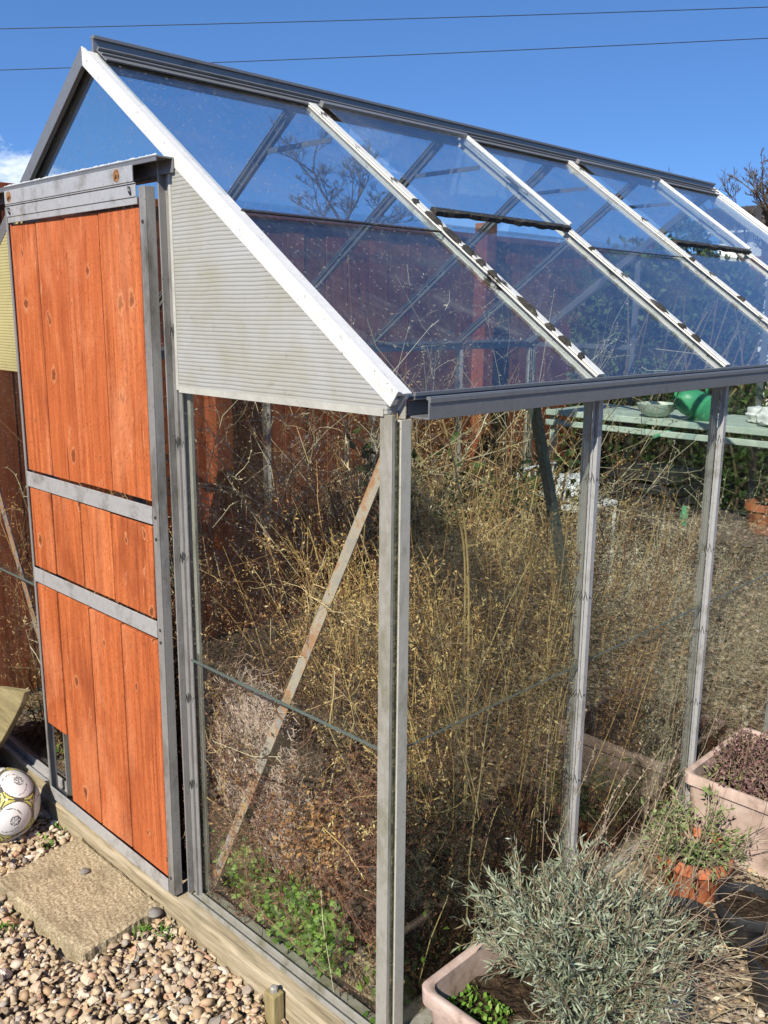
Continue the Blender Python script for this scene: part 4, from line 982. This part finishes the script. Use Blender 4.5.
# dry litter and small weeds on the right-hand ground
def litter():
    v = Veg(); n = 2600; b = np.stack([rng.uniform(.05,1.3,n), rng.uniform(.1,3.0,n), np.full(n,GZ+.014)+rng.uniform(0,.008,n)],-1); d = rng.normal(0,1,(n,3)); d[:,2] *= .12
    P = curves(b, d, rng.uniform(.02,.14,n), 4, .12, np.zeros(n)); v.stems(P, np.full((n,4), .0011)*rng.uniform(.6,1.5,(n,1)), rng.uniform(.2,1,n)); 
    m = 1500; b = np.stack([rng.uniform(.05,1.3,m), rng.uniform(.1,3.0,m), np.full(m,GZ+.018)],-1); d = rng.normal(0,1,(m,3)); d[:,2] = np.abs(d[:,2])*.3; v.leaves(b, d, rng.uniform(.012,.03,m), rng.uniform(.006,.012,m), rng.uniform(.1,1,m)); return tag(v.build('plant_litter', M['pale_straw']), 'dry straw and leaf litter between the pots', None, None, 'stuff')
litter()
def little_weeds():
    v = Veg(); cs = [(-.70,-.13),(-.66,-.10),(-1.19,-.33),(-1.22,-.36),(-1.27,-.05),(-.95,-.36),(-1.23,-.12),(-1.02,-.40)]
    for cx, cy in cs:
        n = 26; b = np.stack([cx+rng.normal(0,.018,n), cy+rng.normal(0,.014,n), np.full(n,GZ+.022)],-1); v.leaves(b, rng.normal(0,1,(n,3))+np.array([0,0,1.0]), rng.uniform(.012,.028,n), rng.uniform(.004,.008,n), rng.uniform(0,1,n))
    return tag(v.build('weeds', M['green']), 'tiny green weeds sprouting from the gravel round the slab', None, None, 'stuff')
little_weeds()

# ------------------------------------------------------------------ fence, trees, shed, cables behind
def fence():
    T = empty('fence', (-2.3,2,GZ)); tag(T, 'red-brown close-boarded timber fence running along the far side of the greenhouse', 'fence')
    mb = MB(); y = -2.6
    while y < 6.6:
        w = random.uniform(.13,.15); x = -2.30 + random.uniform(-.004,.004); mb.box((x,y,GZ+.02),(x+.016,y+w-.006,1.811), random.uniform(.02,1)); y += w
    mb.build('boards', M['fence'], T, .0)
    for z in (.25,.95,1.60): MB().box((-2.345,-2.6,z),(-2.306,6.6,z+.075), .3).build('rail', M['fence'], T, .003)
    MB().box((-2.335,-2.6,1.812),(-2.262,6.6,1.845), .4).build('capping', M['fence'], T, .003)
    y = -2.5
    while y < 6.7: MB().box((-2.278,y,GZ),(-2.19,y+.09,1.90), random.random()).build('post', M['fence'], T, .004); y += 1.83
fence()
def bare_tree(name, base, h, spread, label, seed, depth=5, thick=.05, first=.3, bl=(.45,.68)):
    r_ = random.Random(seed); T = empty(name, base); tag(T, label, 'tree'); tr = MB(); tw = MB()
    def grow(p, d, ln, rad, lv):
        pts = [p]; n = 5; dd = d.copy()
        for i in range(n):
            dd = (dd + Vector((r_.gauss(0,.10),r_.gauss(0,.10),r_.gauss(.03,.07)))).normalized(); pts.append(pts[-1] + dd*ln/n)
        rr = [rad*(1-.5*i/n) for i in range(n+1)]; (tr if lv == 0 else tw).tube(pts, rr, 6 if lv < 2 else 4, 0, lv == 0)
        if lv >= depth: return
        k = 5 if lv == 0 else r_.randint(3,4)
        for i in range(k):
            t_ = first + (1-first)*(i+.6)/k if lv == 0 else r_.uniform(.3,1); j = min(int(t_*n), n-1); q = pts[j].lerp(pts[j+1], t_*n-j)
            a = r_.uniform(0,6.283); side = Vector((math.cos(a), math.sin(a), 0)); nd = (dd*r_.uniform(.6,1) + side*spread*r_.uniform(.6,1.1)).normalized(); grow(q, nd, ln*r_.uniform(*bl) if lv == 0 else ln*r_.uniform(.45,.68), max(rad*.5, .0024), lv+1)
    grow(Vector(base), Vector((.02,.02,1)), h, thick, 0); tr.build('trunk', M['bark'], T, 0, True); tw.build('branches', M['bark'], T, 0, True)
bare_tree('bare_tree', (-6.14,5.11,GZ), 2.45, .70, 'leafless spreading tree beyond the fence, seen through the roof glass', 21, 6, .034, .86, (.18,.28))
bare_tree('bare_tree', (-2.50,7.25,GZ), 2.25, .60, 'dark leafless tree behind the far end of the greenhouse', 14, 6, .05, .72, (.20,.32))
# distant hedge / bank behind the fence
def hedge(name, x0, x1, y0, y1, z1, n, label, size=.07, mat='hedge', cat='hedge'):
    v = Veg(); T = empty(name, ((x0+x1)/2,(y0+y1)/2,GZ)); tag(T, label, cat)
    b = np.stack([rng.uniform(x0,x1,n), rng.uniform(y0,y1,n), GZ+(z1-GZ)*rng.uniform(0,1,n)**.7],-1)
    top = z1 + .18*np.sin(b[:,0]*1.9+1)+.14*np.sin(b[:,1]*2.7) + .08*np.sin(b[:,1]*7+b[:,0]*5); b[:,2] *= np.clip(top/z1, .5, 1.5)
    v.leaves(b, rng.normal(0,1,(n,3)), rng.uniform(.6,1.4,n)*size, rng.uniform(.4,.7,n)*size, np.clip(rng.normal(.45,.3,n),0,1), .3); v.build('foliage', M[mat], T)
    s = Veg(); m = 60; P = curves(np.stack([rng.uniform(x0,x1,m), rng.uniform(y0,y1,m), np.full(m,GZ)],-1), np.stack([rng.normal(0,.2,m),rng.normal(0,.2,m),np.ones(m)],-1), np.full(m,(z1-GZ)*.85), 7, .1, np.zeros(m)); s.stems(P, np.linspace(1,.3,7)[None]*.015*np.ones((m,1)), rng.uniform(0,.4,m)); s.build('stems', M['twig'], T)
hedge('hedge', 3.1, 4.1, 2.0, 9.0, 1.35, 8000, 'dark green hedge across the garden, mirrored in the side glass', .08)
hedge('shrub', -1.25, -.60, 1.0, 1.6, 1.05, 1900, 'dark green leafy shrub growing among the dry stems inside', .05, 'hedge', 'shrub')
hedge('hedge', .45, 3.6, 5.35, 6.1, 1.30, 15000, 'dark green hedge closing the garden behind the table, mirrored in the side glass', .07)
hedge('hedge', -1.95, .15, 4.0, 4.5, 1.25, 9000, 'dark green low hedge beyond the end glass of the greenhouse', .06)
hedge('hedge', -2.26, -2.03, 3.9, 6.6, 1.88, 11000, 'dark ivy growth covering the far part of the red fence', .06)
hedge('hedge', -9.5, -8.5, 4.0, 16.0, 1.95, 9000, 'brown winter hedge far beyond the fence', .12, 'red_weeds')
def shed():
    T = empty('garden_shed', (-3.4,11.6,GZ)); tag(T, 'low pale shed with a dark flat roof behind the greenhouse end', 'shed')
    MB().box((-4.6,11.0,GZ),(-.6,13,2.48)).build('wall', M['white_paint'], T); MB().box((-4.75,10.8,2.55),(-.4,13.2,2.80)).build('roof', M['dark_roof'], T, .02); MB().box((-4.7,10.86,2.483),(-.45,13.1,2.547)).build('fascia', M['white_paint'], T)
    MB().box((-3.0,10.97,.0),(-2.2,10.995,1.9)).build('door', M['dark_roof'], T)
shed()
def cable(a, b, sag, r, label):
    a = Vector(a); b = Vector(b); d = (b-a); a2 = a-d*.6; b2 = b+d*.6
    pts = [a2.lerp(b2, i/40) - Vector((0,0,sag*(1-(2*i/40-1)**2))) for i in range(41)]
    tag(MB().tube(pts, r, 5).build('overhead_cable', M['cable'], None, 0, True), label, 'cable')
cable((-13.98,5.557,5.77), (-5.54,14.011,6.20), .10, .0065, 'upper of the two thin black cables crossing the sky')
cable((-11.748,4.528,4.62), (-4.534,11.793,5.12), .10, .0055, 'lower of the two thin black cables, passing behind the ridge')

# ------------------------------------------------------------------ staging and clutter inside the far end
def far_end():
    T = empty('staging', (-.70,2.8,-.04)); tag(T, 'pale green two-tier staging shelf across the far end of the greenhouse', 'shelf')
    for z, mt, y_ in ((.945,'table_top',2.58),(.50,'bark',2.50)):
        MB().box((-1.45,y_,z),(-.05,3.04,z+.014)).build('shelf', M[mt], T, .003)
        MB().box((-1.46,y_-.014,z-.012),(-.04,y_-.001,z+.016)).build('front_rail', M[mt], T, .003)
    MB().box((-1.46,2.566,.885),(-.04,2.579,.912)).build('front_rail', M['table_top'], T, .003)
    for xx in (-1.45,-.09):
        for yy in (2.505,3.0): MB().box((xx,yy,-.05),(xx+.03,yy+.03,.498)).build('leg', M['table_top'], T); MB().box((xx,yy+(.09 if yy < 2.6 else 0),.518),(xx+.03,yy+.03+(.09 if yy < 2.6 else 0),.943)).build('leg', M['table_top'], T)
    W_ = empty('watering_can', (-.76,2.66,1.034)); tag(W_, 'green plastic watering can lying tipped on the staging, spout over its edge', 'watering can')
    for nm, mb in (('body', MB().lathe([(0,-.10),(.062,-.10),(.072,-.085),(.068,.03),(.052,.075),(.035,.085),(0,.085)], (0,0,0), 28)),
                   ('spout', MB().tube([(.05,0,-.06),(.11,0,-.02),(.20,0,.06),(.235,0,.092)], [.022,.014,.010,.010], 12)),
                   ('handle', MB().tube([(-.062,0,-.05),(-.11,0,-.01),(-.10,0,.07),(-.04,0,.105),(.03,0,.09),(.05,0,.06)], .009, 8))):
        o = mb.build(nm, M['green_plastic'], None, 0, True); o.parent = W_
    sd = Vector((-.66,-.60,-.42)).normalized(); wd = (Vector((0,0,1)) - sd*sd.z).normalized()      # spout direction and the can's upper side
    ax_, az_ = sd*.77 - wd*.64, sd*.64 + wd*.77; ay_ = az_.cross(ax_)
    W_.scale = (.88,.88,.88); W_.rotation_euler = Matrix((ax_, ay_, az_)).transposed().to_euler()
    tag(MB().lathe([(0,0),(.045,.004),(.075,.028),(.088,.06),(.082,.062),(.07,.032),(.04,.010),(0,.007)], (-.93,2.66,.960), 24).build('plant_saucer', M['table_top'], None, 0, True), 'pale green dish on the staging left of the watering can', 'dish')
    for i, (x, y, r) in enumerate(((-.43,2.68,.055),(-.33,2.70,.07),(-.52,2.78,.05))):
        V, F = ico(3); d = 1+.14*np.sin(V[:,0]*6+i)*np.sin(V[:,1]*7+1)+.10*np.sin(V[:,2]*9+i)
        tag(np_mesh('plastic_bag', V*d[:,None]*np.array([r,r,r*.75])+np.array([x,y,.960+r*.72]), F, None, M['white_paint'], None, True), ['small crumpled white bag on the staging right of the can','larger crumpled white bag at the right of the staging','crumpled white bag behind the watering can'][i], 'bag')
    flower_pot((-.20,2.68,.960), .05, .08, 'terracotta', 'small terracotta pot at the right end of the upper staging shelf')
    flower_pot((-.40,2.66,.517), .085, .13, 'terracotta', 'terracotta pot on the lower staging shelf')
    C = empty('wire_stand', (-1.12,2.22,-.04)); tag(C, 'white wire stand carrying a white cloth before the staging', 'stand')
    MB().box((-1.27,2.08,.600),(-.93,2.38,.615)).build('seat', M['white_paint'], C, .003)
    for xx in (-1.26,-.94):
        for yy in (2.09,2.37): MB().tube([(xx,yy,-.05),(xx,yy,.60)], .008, 6).build('leg', M['white_paint'], C)
    mb = MB()
    for i in range(7): mb.tube([(-1.265,2.09+.045*i,.615),(-1.265,2.09+.045*i,.74)], .004, 5)
    mb.tube([(-1.265,2.085,.74),(-1.265,2.375,.74)], .006, 6); mb.build('backrest', M['white_paint'], C)
    V, F = ico(4); d = 1+.10*np.sin(V[:,0]*7)*np.sin(V[:,1]*6+1)+.06*np.sin(V[:,2]*13+V[:,0]*5)
    tag(np_mesh('white_cloth', V*d[:,None]*np.array([.115,.125,.065])+np.array([-1.08,2.22,.665]), F, None, M['white_paint'], None, True), 'bundled white cloth lying on the white wire stand', 'cloth')
    K = empty('crate', (-.93,2.68,.517)); tag(K, 'dark plastic crate on the lower staging shelf', 'crate')
    for z in (.0,.055,.11,.165): MB().box((-1.10,2.55,.518+z),(-.76,2.84,.558+z)).build('slat', M['black'], K, .004)
    tag(MB().lathe([(0,0),(.018,0),(.018,.05),(.012,.062),(.012,.085),(0,.086)], (-.70,2.54,.517), 16).build('bottle', M['green_plastic'], None, 0, True), 'small green bottle on the lower staging shelf', 'bottle')
far_end()

# ------------------------------------------------------------------ light, sky, camera
SUN_EL = math.radians(40); SUN_AZ = Vector((.31,-.95,0)).normalized()
to_sun = SUN_AZ*math.cos(SUN_EL) + Vector((0,0,math.sin(SUN_EL)))
sl = bpy.data.lights.new('sun', 'SUN'); sl.energy = 5.0; sl.angle = math.radians(.5); sl.color = (1,.94,.845)
so = bpy.data.objects.new('sun', sl); COL.objects.link(so); so.rotation_euler = to_sun.to_track_quat('Z', 'Y').to_euler(); so.location = (2,-6,6)

Wd = bpy.data.worlds.new('World'); S.world = Wd; Wd.use_nodes = True; nt = Wd.node_tree; nt.nodes.clear()
def wn(ty): return nt.nodes.new(ty)
def wl(a, b): nt.links.new(a, b)
out = wn('ShaderNodeOutputWorld'); bg = wn('ShaderNodeBackground'); bg.inputs['Strength'].default_value = .136
sky = wn('ShaderNodeTexSky'); sky.sky_type = 'NISHITA'; sky.sun_disc = False; sky.sun_elevation = SUN_EL; sky.sun_rotation = math.atan2(SUN_AZ.x, SUN_AZ.y)
sky.air_density = 1.0; sky.dust_density = .15; sky.ozone_density = 3.0; sky.altitude = 200
tc = wn('ShaderNodeTexCoord'); ma = wn('ShaderNodeVectorMath'); ma.operation = 'MULTIPLY_ADD'; ma.inputs[1].default_value = (1,1,1.35); ma.inputs[2].default_value = (0,0,.22)
nz = wn('ShaderNodeVectorMath'); nz.operation = 'NORMALIZE'; wl(tc.outputs['Generated'], ma.inputs[0]); wl(ma.outputs[0], nz.inputs[0]); wl(nz.outputs[0], sky.inputs['Vector'])
hs = wn('ShaderNodeHueSaturation'); hs.inputs['Saturation'].default_value = 1.20; hs.inputs['Hue'].default_value = .505; hs.inputs['Value'].default_value = 1.0; wl(sky.outputs[0], hs.inputs['Color'])
# a few small fair-weather clouds
no = wn('ShaderNodeTexNoise'); no.inputs['Scale'].default_value = 9; no.inputs['Detail'].default_value = 9; no.inputs['Roughness'].default_value = .6
sc = wn('ShaderNodeVectorMath'); sc.operation = 'MULTIPLY'; sc.inputs[1].default_value = (1,1,2.2); wl(tc.outputs['Generated'], sc.inputs[0]); wl(sc.outputs[0], no.inputs['Vector'])
def spot(dirv, wide):
    d = wn('ShaderNodeVectorMath'); d.operation = 'DOT_PRODUCT'; d.inputs[1].default_value = Vector(dirv).normalized(); n2 = wn('ShaderNodeVectorMath'); n2.operation = 'NORMALIZE'; wl(tc.outputs['Generated'], n2.inputs[0]); wl(n2.outputs[0], d.inputs[0])
    r = wn('ShaderNodeMapRange'); r.inputs[1].default_value = math.cos(wide); r.inputs[2].default_value = 1.0; r.inputs[3].default_value = -.30; r.inputs[4].default_value = .22; wl(d.outputs['Value'], r.inputs[0]); return r.outputs[0]
spots = [spot((-.985,.42,.10), .115), spot((-.52,.78,.36), .08)]
mx = wn('ShaderNodeMath'); mx.operation = 'MAXIMUM'; wl(spots[0], mx.inputs[0]); wl(spots[1], mx.inputs[1])
ad = wn('ShaderNodeMath'); ad.operation = 'ADD'; wl(no.outputs['Fac'], ad.inputs[0]); wl(mx.outputs[0], ad.inputs[1])
mr = wn('ShaderNodeMapRange'); mr.inputs[1].default_value = .56; mr.inputs[2].default_value = .74; mr.inputs[4].default_value = .85; wl(ad.outputs[0], mr.inputs[0])
mi = wn('ShaderNodeMix'); mi.data_type = 'RGBA'; wl(mr.outputs[0], mi.inputs[0]); wl(hs.outputs[0], mi.inputs[6]); mi.inputs[7].default_value = (7.2,7.3,7.5,1)
wl(mi.outputs[2], bg.inputs['Color']); wl(bg.outputs[0], out.inputs['Surface'])

cam = bpy.data.cameras.new('camera'); co = bpy.data.objects.new('camera', cam); COL.objects.link(co); S.camera = co
cam.sensor_fit = 'VERTICAL'; cam.sensor_height = 24; cam.lens = 899.85/1024*24; cam.clip_start = .05; cam.clip_end = 500
yaw, pit, rol = .7782, -.2163, .0085
f = Vector((-math.sin(yaw)*math.cos(pit), math.cos(yaw)*math.cos(pit), math.sin(pit))); r0 = Vector((math.cos(yaw), math.sin(yaw), 0)); u0 = r0.cross(f)
r1 = r0*math.cos(rol)+u0*math.sin(rol); u1 = -r0*math.sin(rol)+u0*math.cos(rol)
m4 = Matrix((( r1.x,u1.x,-f.x,1.048),(r1.y,u1.y,-f.y,-1.0876),(r1.z,u1.z,-f.z,1.4013),(0,0,0,1))); co.matrix_world = m4

S.render.engine = 'CYCLES'
S.cycles.transparent_max_bounces = 40; S.cycles.max_bounces = 7; S.cycles.diffuse_bounces = 2; S.cycles.glossy_bounces = 4; S.cycles.caustics_reflective = False; S.cycles.caustics_refractive = False
S.cycles.use_denoising = True; S.cycles.sample_clamp_indirect = 6
S.view_settings.view_transform = 'Standard'; S.view_settings.look = 'None'; S.view_settings.exposure = 0.68; S.view_settings.gamma = 1.0; S.view_settings.use_curve_mapping = False
